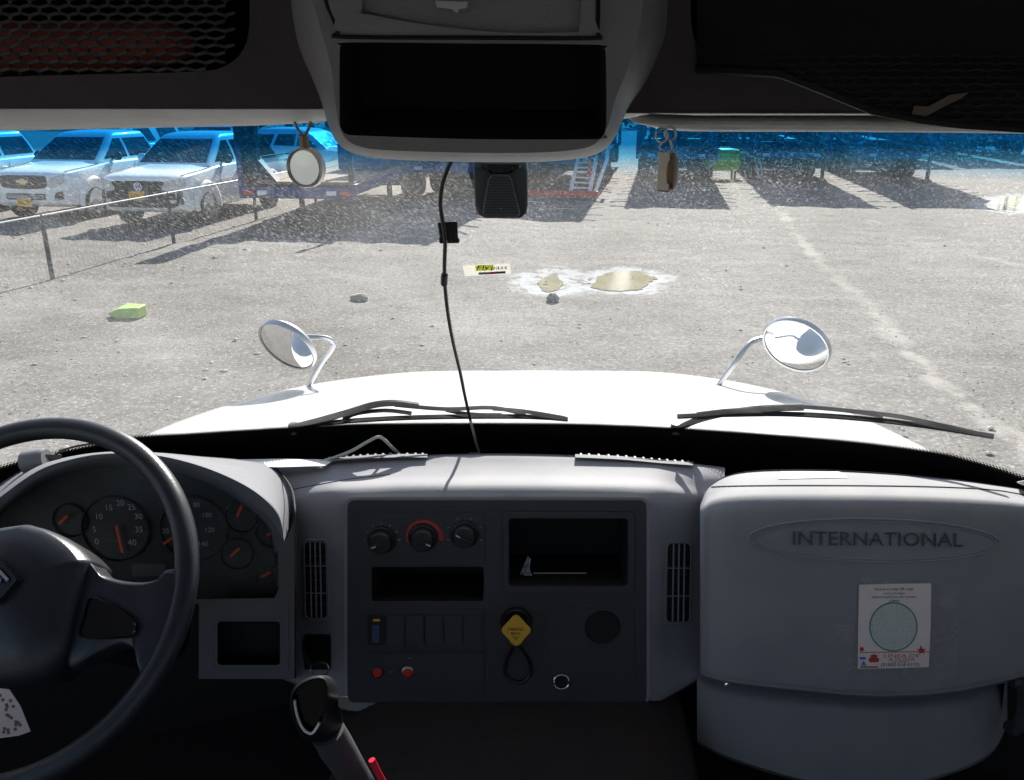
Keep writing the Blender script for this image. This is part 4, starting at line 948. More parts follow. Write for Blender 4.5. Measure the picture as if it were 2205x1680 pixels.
# clamp at the far left, keys, papers in the cubby, bag, card
q = MB(); q.lathe([(.0,.02),(.017,.02),(.02,.012),(.02,-.02),(.012,-.024),(.0,-.024)], Matrix.Translation(P(78,992,1.33)) @ Matrix.Rotation(R(80),4,'Y'), 20); root = q.build('clamp_knob', mat('clamp_grey', (.16,.16,.18), .5)); tag(root, 'grey clamp knob with thin wire on the dash behind the steering wheel', 'clamp')
q = MB(); q.bar(P(90,985,1.33), P(125,985,1.36), .016, .012); q.tube([P(u, v, 1.35) for u, v in cr([(110,985),(140,968),(180,958),(240,952)], 5)], .002, 6); q.build('clamp_wire', M['black'], root)
ks = lambda u, v, h: STK.at(u, v, h)
q = MB(); q.plate([rrect(655,1366,712,1442,5)], ks, .001, .004); ig = q.build('ignition_plate', M['black'], dash, bevel=.002)
root = empty('key_bunch', STK.at(690,1412,.03)); tag(root, 'bunch of keys on a ring hanging from the ignition lock', 'keys')
q = MB(); q.tube([STK.at(u, v, .035) for u, v in ell(688,1440,20,15,20)], .0013, 6, closed=True); q.build('ring', M['steel'], root)
q = MB(); q.plate([[(648,1390),(656,1394),(664,1412),(672,1432),(664,1436),(654,1416)]], ks, .03, .033); q.build('key', M['steel'], root)
q = MB(); q.plate([ell(694,1418,10,9,14)], ks, .012, .034); q.build('key_head', M['black'], root, bevel=.002)
q = MB(); q.plate([[(1148,1233),(1262,1233),(1264,1247),(1146,1247)]], lambda u, v, h: PL.at(u, v, h), -.05, -.048); tag(q.build('folded_papers', mat('folded_paper', (.5,.42,.44), .9)), 'folded papers lying in the open dashboard cubby', 'papers')
q = MB(); q.plate([[(1118,1238),(1128,1215),(1136,1196),(1142,1205),(1140,1226),(1146,1240)]], lambda u, v, h: PL.at(u, v, h), -.03, -.028); tag(q.build('plastic_bag', M['bag']), 'crumpled clear plastic bag in the dashboard cubby beside the papers', 'bag')
cdp = Plane.of(P(0,1490,.80), P(60,1580,.82), P(0,1590,.79))
q = MB(); q.plate([[(-30,1490),(0,1482),(20,1484),(44,1520),(66,1575),(40,1584),(-20,1592)]], cdp.at, 0, .001); root = q.build('seat_card', M['paperpink']); tag(root, 'pink patterned card low beside the steering wheel', 'card')
q = MB(); rnd = random.Random(2)
for k in range(26):
    u, v = rnd.uniform(-15,50), rnd.uniform(1496,1578)
    if inside((u, v), [(-20,1496),(12,1490),(36,1522),(56,1572),(-15,1584)]): q.plate([[(u-4,v-3),(u+3,v-4),(u+4,v+2),(u-2,v+4)]], cdp.at, .001, .0014, back=False, sides=False)
q.build('card_pattern', mat('card_brown', (.30,.16,.14), .9), root)

# ================================================================== the yard outside
def sm(a, b, x):
    t = max(0, min(1, (x-a)/(b-a))); return t*t*(3-2*t)
def pdist(p, pts, closed=False):
    best = 9e9; n = len(pts)
    for i in range(n if closed else n-1):
        a, b = pts[i], pts[(i+1) % n]; dx, dy_ = b[0]-a[0], b[1]-a[1]; L2 = dx*dx+dy_*dy_ or 1e-9
        t = max(0, min(1, ((p[0]-a[0])*dx+(p[1]-a[1])*dy_)/L2))
        best = min(best, math.hypot(p[0]-a[0]-t*dx, p[1]-a[1]-t*dy_))
    return best
def gp(l): return [(G(u, v).x, G(u, v).y) for u, v in l]
PUD1 = gp([(1274,614),(1283,602),(1292,593),(1307,585),(1340,581),(1380,583),(1398,591),(1413,596),(1396,606),(1384,617),(1368,623),(1328,622),(1293,620)])
PUD2 = gp([(1159,609),(1166,601),(1176,595),(1190,586),(1200,592),(1203,599),(1213,606),(1207,617),(1190,624),(1171,623)])
PUD3 = gp([(2118,440),(2150,427),(2210,419),(2330,414),(2420,420),(2380,452),(2260,457),(2180,456),(2140,449)])
PALE = gp([(1660,430),(1690,470),(1720,515),(1748,548),(1790,590),(1850,640),(1885,672),(1960,760),(2060,850),(2150,930),(2215,975),(2330,1080)])
PALE2 = gp([(2080,545),(2150,560),(2230,580)])
PALE3 = gp([(1375,440),(1430,500),(1480,560)])
xs = [-400,-200,-120,-80,-60,-45,-35,-28,-24] + [-20+.14*i for i in range(286)] + [22,26,32,40,55,80,120,200,400]
ys = [-300,-100,-40,-20,-10,-4,0,2,3] + [3.6+.12*i for i in range(190)] + [26.5+.5*i for i in range(40)] + [48,52,58,66,76,90,120,180,300,600]
gv, gf, at = [], [], {'crust': [], 'pale': [], 'brown': []}
for y in ys:
    for x in xs:
        near = -21 < x < 21 and 3 < y < 40
        z = 0.0; c = p_ = b_ = 0.0
        nz = noise.noise(Vector((x*.45, y*.45, 0))); n2 = noise.noise(Vector((x*2.1, y*2.1, 3)))
        if near:
            z = .03*nz + .018*n2 + .014*noise.noise(Vector((x*4, y*2.2, 7)))*(1.6 if x < -1 else 1)
            z += -.018*math.exp(-((x-.9+.1*math.sin(y*.5))/.35)**2) - .018*math.exp(-((x-3.0)/.35)**2)
            q = (x, y)
            if 9 < y < 15 and -2 < x < 5:
                i1, i2 = inside(q, PUD1), inside(q, PUD2); d1 = 0 if i1 else pdist(q, PUD1, True); d2 = 0 if i2 else pdist(q, PUD2, True)
                c = max(1-sm(.12,.46+.22*n2, d1), (1-sm(.16,.72+.4*n2, d2))*(.95 if y > 11.2 else .8))
                z = z*sm(.1,.9,min(d1,d2)) - .031*(1-sm(0,.6,min(d1,d2)))
            if y > 18 and x > 10:
                i3 = inside(q, PUD3); d3 = 0 if i3 else pdist(q, PUD3, True); c = max(c, 1-sm(.15,.7+.4*n2,d3)); z = z*sm(.1,.9,d3) - .031*(1-sm(0,.6,d3))
            d = pdist(q, PALE); p_ = max(p_, (1-sm(.02,.24+.3*n2+.12*nz, d))*(.62+.9*noise.noise(Vector((x*.9, y*.5, 40)))))
            p_ = max(p_, .6*(1-sm(.05,.3+.3*n2, pdist(q, PALE2))), .35*(1-sm(.05,.4+.3*n2, pdist(q, PALE3))))
            b_ = sm(-.2,-3.4, x + 1.2*nz)*(.62+1.1*noise.noise(Vector((x*.35+y*.5, y*.9-x*.2, 9)))) + .55*max(0, noise.noise(Vector((x*.3, y*.25, 21))))+.35*max(0, noise.noise(Vector((x*1.1-y*.2, y*.35, 33))))
        gv.append((x, y, z)); at['crust'].append(max(0,min(1,c))); at['pale'].append(max(0,min(1,p_))); at['brown'].append(max(0,min(1,b_)))
nx = len(xs)
for j in range(len(ys)-1):
    for i in range(nx-1):
        gf.append([j*nx+i, j*nx+i+1, (j+1)*nx+i+1, (j+1)*nx+i])
def ground_mat():
    m = bpy.data.materials.new('packed_gravel'); m.use_nodes = True; n = m.node_tree.nodes; L = m.node_tree.links; b = n['Principled BSDF']
    b.inputs['Roughness'].default_value = .95; b.inputs['Specular IOR Level'].default_value = .15
    tc = n.new('ShaderNodeTexCoord')
    def nz(s, d=6, rough=.6, sc_=None):
        q = n.new('ShaderNodeTexNoise'); q.inputs['Scale'].default_value = s; q.inputs['Detail'].default_value = d; q.inputs['Roughness'].default_value = rough
        if sc_:
            mp = n.new('ShaderNodeMapping'); mp.inputs['Scale'].default_value = sc_; mp.inputs['Rotation'].default_value = (0,0,R(-14)); L.new(tc.outputs['Object'], mp.inputs['Vector']); L.new(mp.outputs[0], q.inputs['Vector'])
        else: L.new(tc.outputs['Object'], q.inputs['Vector'])
        return q.outputs['Fac']
    def mr(a, f0, f1, t0=0, t1=1):
        q = n.new('ShaderNodeMapRange'); q.inputs['From Min'].default_value = f0; q.inputs['From Max'].default_value = f1; q.inputs['To Min'].default_value = t0; q.inputs['To Max'].default_value = t1
        L.new(a, q.inputs['Value']); return q.outputs[0]
    def mix(f, a, bb, mode='MIX'):
        q = n.new('ShaderNodeMix'); q.data_type = 'RGBA'; q.blend_type = mode
        for k, x in (('A', a), ('B', bb)):
            if isinstance(x, tuple): q.inputs[k].default_value = (*x, 1)
            else: L.new(x, q.inputs[k])
        if isinstance(f, (int, float)): q.inputs['Factor'].default_value = f
        else: L.new(f, q.inputs['Factor'])
        return q.outputs['Result']
    def mul(a, bb, op='MULTIPLY'):
        q = n.new('ShaderNodeMath'); q.operation = op; q.use_clamp = True
        for k, x in enumerate((a, bb)):
            if isinstance(x, (int, float)): q.inputs[k].default_value = x
            else: L.new(x, q.inputs[k])
        return q.outputs[0]
    def att(k):
        q = n.new('ShaderNodeAttribute'); q.attribute_name = k; return q.outputs['Fac']
    c = mix(mr(nz(.5, 8), .3, .7), (.208,.192,.177), (.302,.283,.264))
    c = mix(mul(mr(nz(3.0, 9, .75), .42, .64), .65), c, (.165,.156,.146))
    c = mix(mul(mr(nz(1.0, 7, .62, (.5, 3.2, 1)), .50, .72), .5), c, (.158,.148,.137))       # wheel streaks
    c = mix(mul(att('brown'), mr(nz(2.2, 8, .7), .3, .65, .2, .85)), c, (.112,.094,.076))
    c = mix(mul(mr(nz(11, 9, .82), .44, .62), .85), c, (.118,.112,.106))
    c = mix(mul(mr(nz(26, 6, .8), .53, .64), .8), c, (.47,.45,.43))                            # pale chips
    c = mix(mul(mr(nz(33, 6, .8), .55, .66), .8), c, (.10,.095,.09))
    pl = mul(mr(mul(att('pale'), mr(nz(4.5, 9, .75), .3, .62, .35, 1.25)), .32, .8), .8); c = mix(pl, c, (.37,.345,.315))
    cr_ = mr(mul(att('crust'), mr(nz(3.6, 10, .8), .36, .62, .0, 1.5)), .30, .75); c = mix(cr_, c, (.40,.405,.41))
    L.new(c, b.inputs['Base Color'])
    bp = n.new('ShaderNodeBump'); bp.inputs['Strength'].default_value = .8; bp.inputs['Distance'].default_value = .02
    h = mul(mul(nz(9, 9, .75), .6), mul(nz(45, 4, .7), .4), 'ADD'); L.new(h, bp.inputs['Height']); L.new(bp.outputs[0], b.inputs['Normal'])
    return m
me = bpy.data.meshes.new('ground'); me.from_pydata(gv, [], gf); me.materials.append(ground_mat())
for k, vals in at.items():
    a = me.attributes.new(k, 'FLOAT', 'POINT'); a.data.foreach_set('value', vals)
for p in me.polygons: p.use_smooth = True
go = bpy.data.objects.new('ground', me); COL.objects.link(go); tag(go, 'packed grey gravel yard with ruts and pale dried streaks', None, kind='structure')
water = mat('muddy_water', (.31,.28,.19), .10, var=.12, vscale=2, spec=.07)
for nm, pts in (('puddle', PUD1), ('puddle', PUD2), ('puddle', PUD3)):
    b = MB(); b.plate([[(x, y) for x, y in [(a_+.05*noise.noise(Vector((a_*5, b_*5, 1)))+.03*noise.noise(Vector((a_*14, b_*14, 4))), b_+.09*noise.noise(Vector((a_*5, b_*5, 8)))+.05*noise.noise(Vector((a_*14, b_*14, 2)))) for a_, b_ in cr([(q[0], q[1]) for q in pts], 10, True)]]], lambda x, y, h: Vector((x, y, -.026+h)), 0, .004, sides=False, back=False)
    o = b.build(nm, water); tag(o, 'muddy puddle in the gravel yard', None, kind='structure')
# loose stones
rnd = random.Random(11); q = MB()
ICO = [(0,0,1),(.89,0,.45),(.28,.85,.45),(-.72,.53,.45),(-.72,-.53,.45),(.28,-.85,.45),(0,0,-.6)]
IF = [(0,1,2),(0,2,3),(0,3,4),(0,4,5),(0,5,1),(6,2,1),(6,3,2),(6,4,3),(6,5,4),(6,1,5)]
for k in range(3600):
    y = 4.2+18*rnd.random()**1.6; x = rnd.uniform(-.64, .64)*y*(1.0)
    if k % 3 == 0: x = -rnd.uniform(.2,.64)*y
    if k % 9 == 0: y = rnd.uniform(9, 20); x = -7.4+ (y-9)*.19 + rnd.gauss(.3,.35)
    s = rnd.uniform(.006,.018)*(1 if rnd.random() > .06 else 2.4); a = rnd.random()*6.3
    q.add([Vector((x+s*(p[0]*math.cos(a)-p[1]*math.sin(a))*rnd.uniform(.7,1.4), y+s*(p[0]*math.sin(a)+p[1]*math.cos(a)), s*p[2]*.6+.006)) for p in ICO], IF)
tag(q.build('gravel', mat('gravel_stone', (.36,.34,.32), .9, var=.5, vscale=3), smooth=0, weld=0, recenter=False), 'loose stones scattered over the gravel yard', None, kind='stuff')
def rock(name, lbl, u, v, sz, mt, seed):
    rnd = random.Random(seed); o = G(u, v); q = MB(); n = 7
    pr = []
    M4 = Matrix.Translation(o)
    q.ball((o.x, o.y, sz[2]*.30), 1, 8)
    for p in q.v:
        d = (p-Vector((o.x, o.y, sz[2]*.30))); f = 1+.28*noise.noise(d*1.7+Vector((seed,0,0))); 
        p.x, p.y, p.z = o.x+d.x*sz[0]/2*f, o.y+d.y*sz[1]/2*f, max(-.01, sz[2]*.30+d.z*sz[2]*.62*f)
    tag(q.build(name, mt, smooth=25), lbl, 'rock')
rock('rock', 'flat pale stone slab lying alone on the gravel left of the puddles', 772, 646, (.26,.15,.09), mat('pale_stone', (.30,.27,.24), .9, var=.3, vscale=20), 3)
rock('rock', 'small dark grey stone on the ground below the smaller puddle', 1190, 648, (.16,.16,.11), mat('dark_stone', (.10,.105,.11), .9, var=.3, vscale=20), 8)
o = G(277, 684); q = MB()
q.loft([[Vector((x, y, z)) for x, y, z in ((-.25,.02,.015),(-.25,.02,.05),(-.23,.09,.055),(-.23,.09,.015))], [Vector(p) for p in ((-.08,-.09,0),(-.08,-.09,.12),(-.04,.13,.15),(-.04,.13,0))], [Vector(p) for p in ((.15,-.06,0),(.15,-.06,.13),(.18,.12,.14),(.18,.12,0))]], True, True, True)
for p in q.v: p += o
tag(q.build('lime_block', mat('lime_plastic', (.36,.55,.10), .6, var=.15, vscale=10, dust=.2), bevel=.02, bseg=3), 'lime green plastic block lying on the gravel beyond the steering wheel', 'block')

# ---- chain-link fence
fd = Vector((.196, 1, 0)).normalized(); F0 = Vector((-7.31, 9.0, 0)); FS = 3.13
froot = empty('chain_link_fence', F0); tag(froot, 'low chain-link fence with thin posts in front of the white pickups', 'fence')
fm_ = mat('fence_post', (.045,.05,.06), .5, var=.2); wm = mat('fence_wire', (.42,.42,.43), .45, metal=.6)
for k in range(-1, 7):
    p = F0 + fd*FS*k; q = MB(); q.tube([p+Vector((0,0,-.1)), p+Vector((.0,0,.88))], .034, 10); q.ball(p+Vector((0,0,.885)), .036, 6); q.build('post', fm_, froot)
q = MB(); a, b = F0-fd*FS, F0+fd*FS*6; q.tube([a+Vector((0,0,.9)), b+Vector((0,0,.9))], .013, 8); q.build('top_rail', wm, froot)
q = MB(); L_ = (b-a).length; st_ = .09; nn = int(L_/st_)
for k in range(nn):
    for s_ in (1, -1):
        pts = []
        for j in range(0, 10):
            off = k*st_ + (s_*st_/2 if j % 2 else 0)
            pts.append(a + fd*off + Vector((.01*s_,0,.03+.86*j/9)))
        q.tube(pts, .0013, 3, cap=False)
q.build('wire_mesh', wm, froot, smooth=0, weld=0)

# ---- vehicles
tyre_m = mat('dusty_tyre', (.035,.033,.031), .9, var=.3, vscale=9, dust=.4, dcol=(.18,.165,.15))
rimw = mat('dusty_steel_rim', (.42,.41,.40), .5, metal=.4, var=.2, vscale=12, dust=.5, dcol=(.32,.28,.24))
cglass = mat('car_glass', (.012,.016,.02), .06, var=.2, spec=.6)
cwhite = mat('pickup_white', (.90,.90,.89), .25, var=.02, vscale=1.5, coat=.5, dust=.10, dcol=(.6,.55,.48))
cblack = mat('bumper_black', (.030,.031,.034), .6, var=.2, dust=.2, dcol=(.12,.11,.1))
tail_m = mat('tail_red', (.35,.02,.02), .2)
clamp_ = mat('headlamp_clear', (.60,.62,.64), .08, metal=.25, var=.45, vscale=22)
plate_m = mat('plate_yellow', (.85,.45,.05), .5, var=.05)
gold = mat('badge_gold', (.62,.50,.28), .3, metal=.5)
blue_badge = mat('badge_blue', (.10,.16,.34), .3)
cdark = mat('pickup_dark_blue', (.03,.05,.11), .25, coat=.5)
def interp(tab, b, k): return lin([(r[0], r[k]) for r in tab], b)
def vehicle(name, label, pos, a, style, paint, group, suv=False, canopy=False, plate=None, rear_plate=None):
    root = empty(name, (pos[0], pos[1], 0), -a); tag(root, label, 'suv' if suv else 'pickup', group)
    WLOC[root.name] = Vector((0,0,0))
    wb = 2.67 if suv else 3.095
    # b, half width, bottom, shoulder, crown
    if suv: T = [(-.82,.56,.42,.90,.92),(-.78,.72,.36,.95,.98),(-.68,.84,.30,.99,1.03),(-.45,.885,.28,1.02,1.07),(0,.905,.28,1.04,1.10),(.5,.91,.28,1.07,1.12),(.9,.91,.28,1.08,1.1),(1.8,.915,.28,1.10,1.1),(2.7,.91,.3,1.12,1.12),(3.25,.89,.36,1.10,1.1),(3.42,.80,.42,1.05,1.05),(3.46,.70,.5,1.0,1.0)]
    else: T = [(-.92,.60,.44,.94,.96),(-.88,.76,.38,.98,1.01),(-.78,.88,.34,1.02,1.06),(-.58,.945,.31,1.05,1.10),(-.2,.965,.30,1.08,1.14),(.2,.97,.30,1.11,1.17),(.45,.97,.30,1.14,1.19),(.9,.97,.30,1.16,1.19),(1.8,.97,.30,1.17,1.19),(2.72,.965,.32,1.18,1.19),(2.80,.965,.34,1.18,1.19),(3.5,.965,.38,1.18,1.19),(4.22,.955,.44,1.18,1.19),(4.30,.92,.48,1.17,1.18)]
    def sec(b, hw, zb, zs, zc):
        h = [(0,zb),(.78*hw,zb),(hw-.05,zb+.05),(hw-.01,zb+.2),(hw,(zb+zs)*.5+.05),(hw-.012,zs-.14),(hw-.05,zs-.03),(hw-.13,zs+.005),(hw*.5,zc),(0,zc)]
        return [Vector((x, b, z)) for x, z in h] + [Vector((-x, b, z)) for x, z in h[-2:0:-1]]
    q = MB(); q.loft([sec(*t) for t in T], True, True, True)
    body = q.build('body', [paint, cblack], root, smooth=42)
    cut = MB()
    for s_ in (-1, 1):
        for b in (0, wb):
            M4 = Matrix.Translation(Vector((s_*.86, b, .40))) @ Matrix.Rotation(R(90), 4, 'Y')
            cut.lathe([(.445,-.24),(.445,.24)], M4, 28, 0, True, True)
    if not suv and not canopy: cut.box((0, 3.52, 1.02), (1.62, 1.34, .9))
    co = cut.build('cutter', cblack, None, recenter=False)
    bo = body.modifiers.new('b', 'BOOLEAN'); bo.object = co; bo.solver = 'EXACT'; bo.operation = 'DIFFERENCE'
    dg = bpy.context.evaluated_depsgraph_get(); dg.update()
    nm_ = bpy.data.meshes.new_from_object(body.evaluated_get(dg)); body.modifiers.clear(); body.data = nm_
    for p in nm_.polygons: p.use_smooth = True
    nm_.set_sharp_from_angle(angle=R(35)); bpy.data.objects.remove(co)
    # cabin
    if suv: Cb = [(1.06,.42,3.22,.84),(1.10,.46,3.20,.83),(1.54,1.12,2.95,.68),(1.62,1.35,2.8,.60),(1.66,1.75,2.5,.40)]
    else: Cb = [(1.15,.34,2.76,.86),(1.20,.40,2.75,.845),(1.45,.765,2.665,.778),(1.68,1.13,2.56,.69),(1.735,1.235,2.52,.655),(1.77,1.35,2.46,.60),(1.795,1.55,2.30,.47),(1.803,1.75,2.1,.25)]
    if canopy: Cb = [(z, f, (4.2 if z < 1.7 else 4.05 if z < 1.78 else 3.8), w_) for z, f, r_, w_ in Cb]
    def ringc(z, f, r_, w_):
        o = []
        c_ = .11
        for cx_, cy_, a0 in ((w_-c_, f+c_*1.6, 0), (-(w_-c_), f+c_*1.6, 90), (-(w_-c_), r_-c_, 180), (w_-c_, r_-c_, 270)):
            for k in range(5):
                an = R(a0+90*k/4); sy = 1.6 if cy_ < (f+r_)/2 else 1
                o.append(Vector((cx_+c_*math.cos(an), cy_-c_*sy*math.sin(an), z)))
        return o
    q = MB(); q.loft([ringc(*t) for t in Cb], True, False, True); q.build('cabin', paint, root, smooth=42)
    def cw_(z): return lin([(t[0], t[3]) for t in Cb], z)
    def cf(z): return lin([(t[0], t[1]) for t in Cb], z)
    def cb(z): return lin([(t[0], t[2]) for t in Cb], z)
    z0, z1 = (1.13, 1.52) if suv else (1.215, 1.665)
    q = MB(); n = 8
    q.loft([[Vector((-x_*(cw_(z)-.085), cf(z)-.005, z)) for x_ in [1-2*k/n for k in range(n+1)]] for z in (z0, (z0+z1)/2, z1)], False); q.build('windscreen', cglass, root)
    for s_ in (-1, 1):
        def sw3(b, z, s_=s_): return Vector((s_*(cw_(z)+.004), b, z))
        fb0, fb1 = cf(z0)+.22, cf(z1-.02)+.16; bp0 = 1.52 if not suv else 1.42
        loops = [[(fb0,z0+.01),(bp0,z0+.015),(bp0-.04,z1-.03),(fb1,z1-.03)]]
        rb = 2.62 if not suv else 2.25
        loops.append([(bp0+.10,z0+.02),(rb-.02,z0+.03),(rb-.16,z1-.035),(bp0+.06,z1-.03)])
        if suv: loops.append([(2.34,z0+.03),(2.88,z0+.08),(2.78,z1-.06),(2.22,z1-.035)])
        if canopy: loops.append([(2.9,z0+.03),(4.05,z0+.03),(3.95,z1-.05),(2.85,z1-.05)])
        for lp_ in loops:
            q = MB(); nn_ = 3
            # follow the tumblehome with a few rows
            rows = []
            for t in range(nn_+1):
                f_ = t/nn_; rows.append([sw3(lp_[0][0]+(lp_[3][0]-lp_[0][0])*f_, lp_[0][1]+(lp_[3][1]-lp_[0][1])*f_), sw3(lp_[1][0]+(lp_[2][0]-lp_[1][0])*f_, lp_[1][1]+(lp_[2][1]-lp_[1][1])*f_)])
            q.loft(rows, False); q.build('side_window', cglass, root)
        # mirror, handles, arches, sill
        q = MB(); mp_ = Vector((s_*(.99 if not suv else .95), .92 if not suv else .8, 1.27 if not suv else 1.15)); q.ball(mp_, .12, 8, sq=(.9,.55,.85)); q.bar(mp_, mp_-Vector((s_*.16,-.03,.06)), .05, .04); q.build('door_mirror', cblack if (s_ > 0 or style != 'b') else paint, root)
        for b in (1.38, 2.46 if not suv else 2.1):
            q = MB(); q.box((s_*(.975 if not suv else .92), b, .98 if not suv else .9), (.03,.17,.035)); q.build('door_handle', cblack if style == 'b' else paint, root, bevel=.008)
        for b in (.58, 1.56, 2.70):
            q = MB(); q.bar(Vector((s_*(.972 if not suv else .916), b, .42)), Vector((s_*(.972 if not suv else .905), b, 1.1 if not suv else 1.0)), .006, .010, up=(0,1,0)); q.build('door_gap', cblack, root)
        for b in (0, wb):
            q = MB(); hw = interp(T, b, 1)
            for r0, r1 in ((.445, .515),):
                A = [R(-8+196*k/20) for k in range(21)]
                q.loft([[Vector((s_*(hw-.03), b+r0*math.cos(t), .40+r0*math.sin(t))) for t in A], [Vector((s_*(hw+.035), b+r0*math.cos(t), .40+r0*math.sin(t))) for t in A], [Vector((s_*(hw+.03), b+(r0+.03)*math.cos(t), .40+(r0+.03)*math.sin(t))) for t in A], [Vector((s_*(hw-.025), b+r1*math.cos(t), .40+r1*math.sin(t))) for t in A]], False)
            q.build('wheel_arch', paint, root, smooth=60)
            M4 = Matrix.Translation(Vector((s_*(hw-.13), b, .37))) @ Matrix.Rotation(R(90*s_), 4, 'Y')
            q = MB(); q.lathe([(.22,-.11),(.30,-.125),(.355,-.11),(.37,-.07),(.372,0),(.37,.07),(.355,.11),(.30,.128),(.235,.12),(.22,.10)], M4, 32); wh = q.build('wheel', tyre_m, root)
            q = MB(); q.lathe([(.232,.118),(.222,.105),(.21,.07),(.19,.06),(.12,.085),(.09,.09),(.06,.105),(.0001,.108)], M4, 32); rm = q.build('rim', rimw, wh)
            q = MB()
            for k in range(6):
                an = R(60*k); q.add([M4 @ Vector((.155*math.cos(an)+.040*math.cos(t*math.pi/5), .155*math.sin(an)+.040*math.sin(t*math.pi/5), .084+.0)) for t in range(10)], [list(range(10))])
            q.build('rim_holes', cblack, wh, recalc=False)
    # front
    def fb(x): 
        x = abs(x); tab = sorted([(t[1], t[0]) for t in T[:5]])
        return -.92 if (not suv and x < .6) else (-.82 if suv and x < .56 else lin(tab, x))
    def strip(cols_, m, nm, proud=.012, par=root, zr=3):
        q = MB(); q.loft([[Vector((x, fb(x)-proud, lo+(hi_-lo)*k/zr)) for k in range(zr+1)] for x, lo, hi_ in cols_], False)
        return q.build(nm, m, par, solid=0, smooth=50)
    lean = lambda z: 0
    if style == 'a':
        g = strip([(-.54,.80,.95),(-.50,.74,.975),(-.3,.71,.985),(0,.705,.985),(.3,.71,.985),(.50,.74,.975),(.54,.80,.95)], cblack, 'grille')
        q = MB(); f_ = -.92-.02; q.plate([[(-.13,.83),(-.05,.83),(-.05,.80),(.07,.80),(.07,.83),(.13,.83),(.10,.885),(.05,.885),(.05,.915),(-.07,.915),(-.07,.885),(-.16,.885)]], lambda x, z, h: Vector((x, f_-h, z)), 0, .012); q.build('badge', gold, g)
        strip([(-.46,.50,.60),(-.4,.485,.615),(.4,.485,.615),(.46,.50,.60)], cblack, 'lower_grille')
        q = MB()
        for z in (.525,.55,.58): q.bar(Vector((-.42, -.945, z)), Vector((.42,-.945,z)), .012,.008)
        q.build('grille_bars', paint, root)
        for s_ in (-1, 1):
            strip([(s_*x, l, h) for x, l, h in ((.56,.78,.86),(.62,.75,.92),(.72,.76,.97),(.80,.80,1.0),(.88,.86,1.015))], clamp_, 'headlight')
            strip([(s_*x, l, h) for x, l, h in ((.66,.50,.55),(.70,.49,.64),(.78,.50,.66),(.82,.50,.66))], cblack, 'fog_recess')
    elif style == 'b':
        g = strip([(x, .44 if abs(x) < .7 else .5, h) for x, h in ((-.86,.74),(-.8,.82),(-.68,.90),(-.5,.95),(0,.955),(.5,.95),(.68,.90),(.8,.82),(.86,.74))], cblack, 'grille')
        q = MB()
        for z in (.86,.90): q.bar(Vector((-.6,-.938,z)), Vector((.6,-.938,z)), .01, .006)
        q.build('grille_bars', mat('grille_grey', (.10,.10,.105), .5), root)
        Mx = Matrix.Translation(Vector((0,-.937,.84))) @ Matrix.Rotation(R(90),4,'X'); q = MB(); q.lathe([(.0001,.004),(.078,.004),(.085,.002)], Mx, 28); bd = q.build('badge', blue_badge, g)
        q = MB(); q.lathe([(.086,.0),(.088,.010),(.076,.010),(.074,.003)], Mx, 28)
        for a_, b_ in (((-.036,.064),(0,.006)),((.036,.064),(0,.006)),((-.066,.036),(-.032,-.062)),((-.032,-.062),(0,-.004)),((0,-.004),(.032,-.062)),((.032,-.062),(.066,.036))):
            q.bar(Vector((a_[0],-.944,.84+a_[1])), Vector((b_[0],-.944,.84+b_[1])), .015, .006, up=(0,1,0))
        q.build('badge_letters', M['white'], bd)
        for s_ in (-1, 1):
            strip([(s_*x, l, h) for x, l, h in ((.50,.79,.83),(.58,.755,.955),(.70,.75,.985),(.80,.77,1.0),(.87,.80,1.0),(.90,.86,.99))], clamp_, 'headlight', .018)
            strip([(s_*x, l, h) for x, l, h in ((.62,.53,.60),(.76,.53,.60))], clamp_, 'fog_lamp', .018)
    else:
        strip([(-.5,.72,.86),(.5,.72,.86)], cblack, 'grille')
        for s_ in (-1, 1): strip([(s_*x, l, h) for x, l, h in ((.5,.76,.88),(.66,.76,.9),(.78,.80,.92))], clamp_, 'headlight')
    for s_ in (-1, 1):
        q = MB(); f_ = T[-1][0]; hw_ = T[-2][1]
        q.box((s_*(hw_-.05), f_-.06, .92), (.10,.16,.30)); q.build('tail_light', tail_m, root, bevel=.01)
    if plate:
        zc = .40 if style == 'a' else .64; xo = -.04
        q = MB(); q.box((xo,-.955,zc+.03), (.335,.012,.165)); pl_ = q.build('number_plate', plate_m, root, bevel=.006)
        q = MB(); text_on(q, plate, (xo,-.9625,zc+.035), (1,0,0), (0,0,1), .075, .27, depth=0); q.build('plate_text', M['ink'], pl_)
    # hood shut line
    q = MB()
    for s_ in (-1, 1): q.tube([Vector((s_*x, b, z)) for x, b, z in ((.80,-.70,1.045),(.835,-.4,1.078),(.85,0,1.098),(.855,.4,1.142))], .006, 5)
    q.build('hood_gap', cblack, root)
    if style == 'b' and not suv:
        q = MB()
        for s_ in (-1, 1):
            q.tube([Vector((s_*.80, b, z)) for b, z in ((2.86,1.2),(2.95,1.62),(3.05,1.68),(3.3,1.5),(3.7,1.2))], .035, 8)
            q.add([Vector((s_*.80,b,z)) for b, z in ((2.92,1.2),(2.98,1.6),(3.1,1.62),(3.66,1.2))], [[0,1,2,3]])
            q.bar(Vector((s_*.90,2.84,1.20)), Vector((s_*.90,4.28,1.20)), .10, .03)
        q.bar(Vector((-.8,3.02,1.67)), Vector((.8,3.02,1.67)), .06, .06); q.build('sports_bar', cblack, root)
        q = MB(); text_on(q, 'V6 TDI', (.969,3.95,1.06), (0,1,0), (0,0,1), .06, .26); q.build('side_lettering', cblack, root)
    return root
def veh(*a, **k): return vehicle(*a, **k)
G1 = 'white pickups parked behind the chain-link fence'
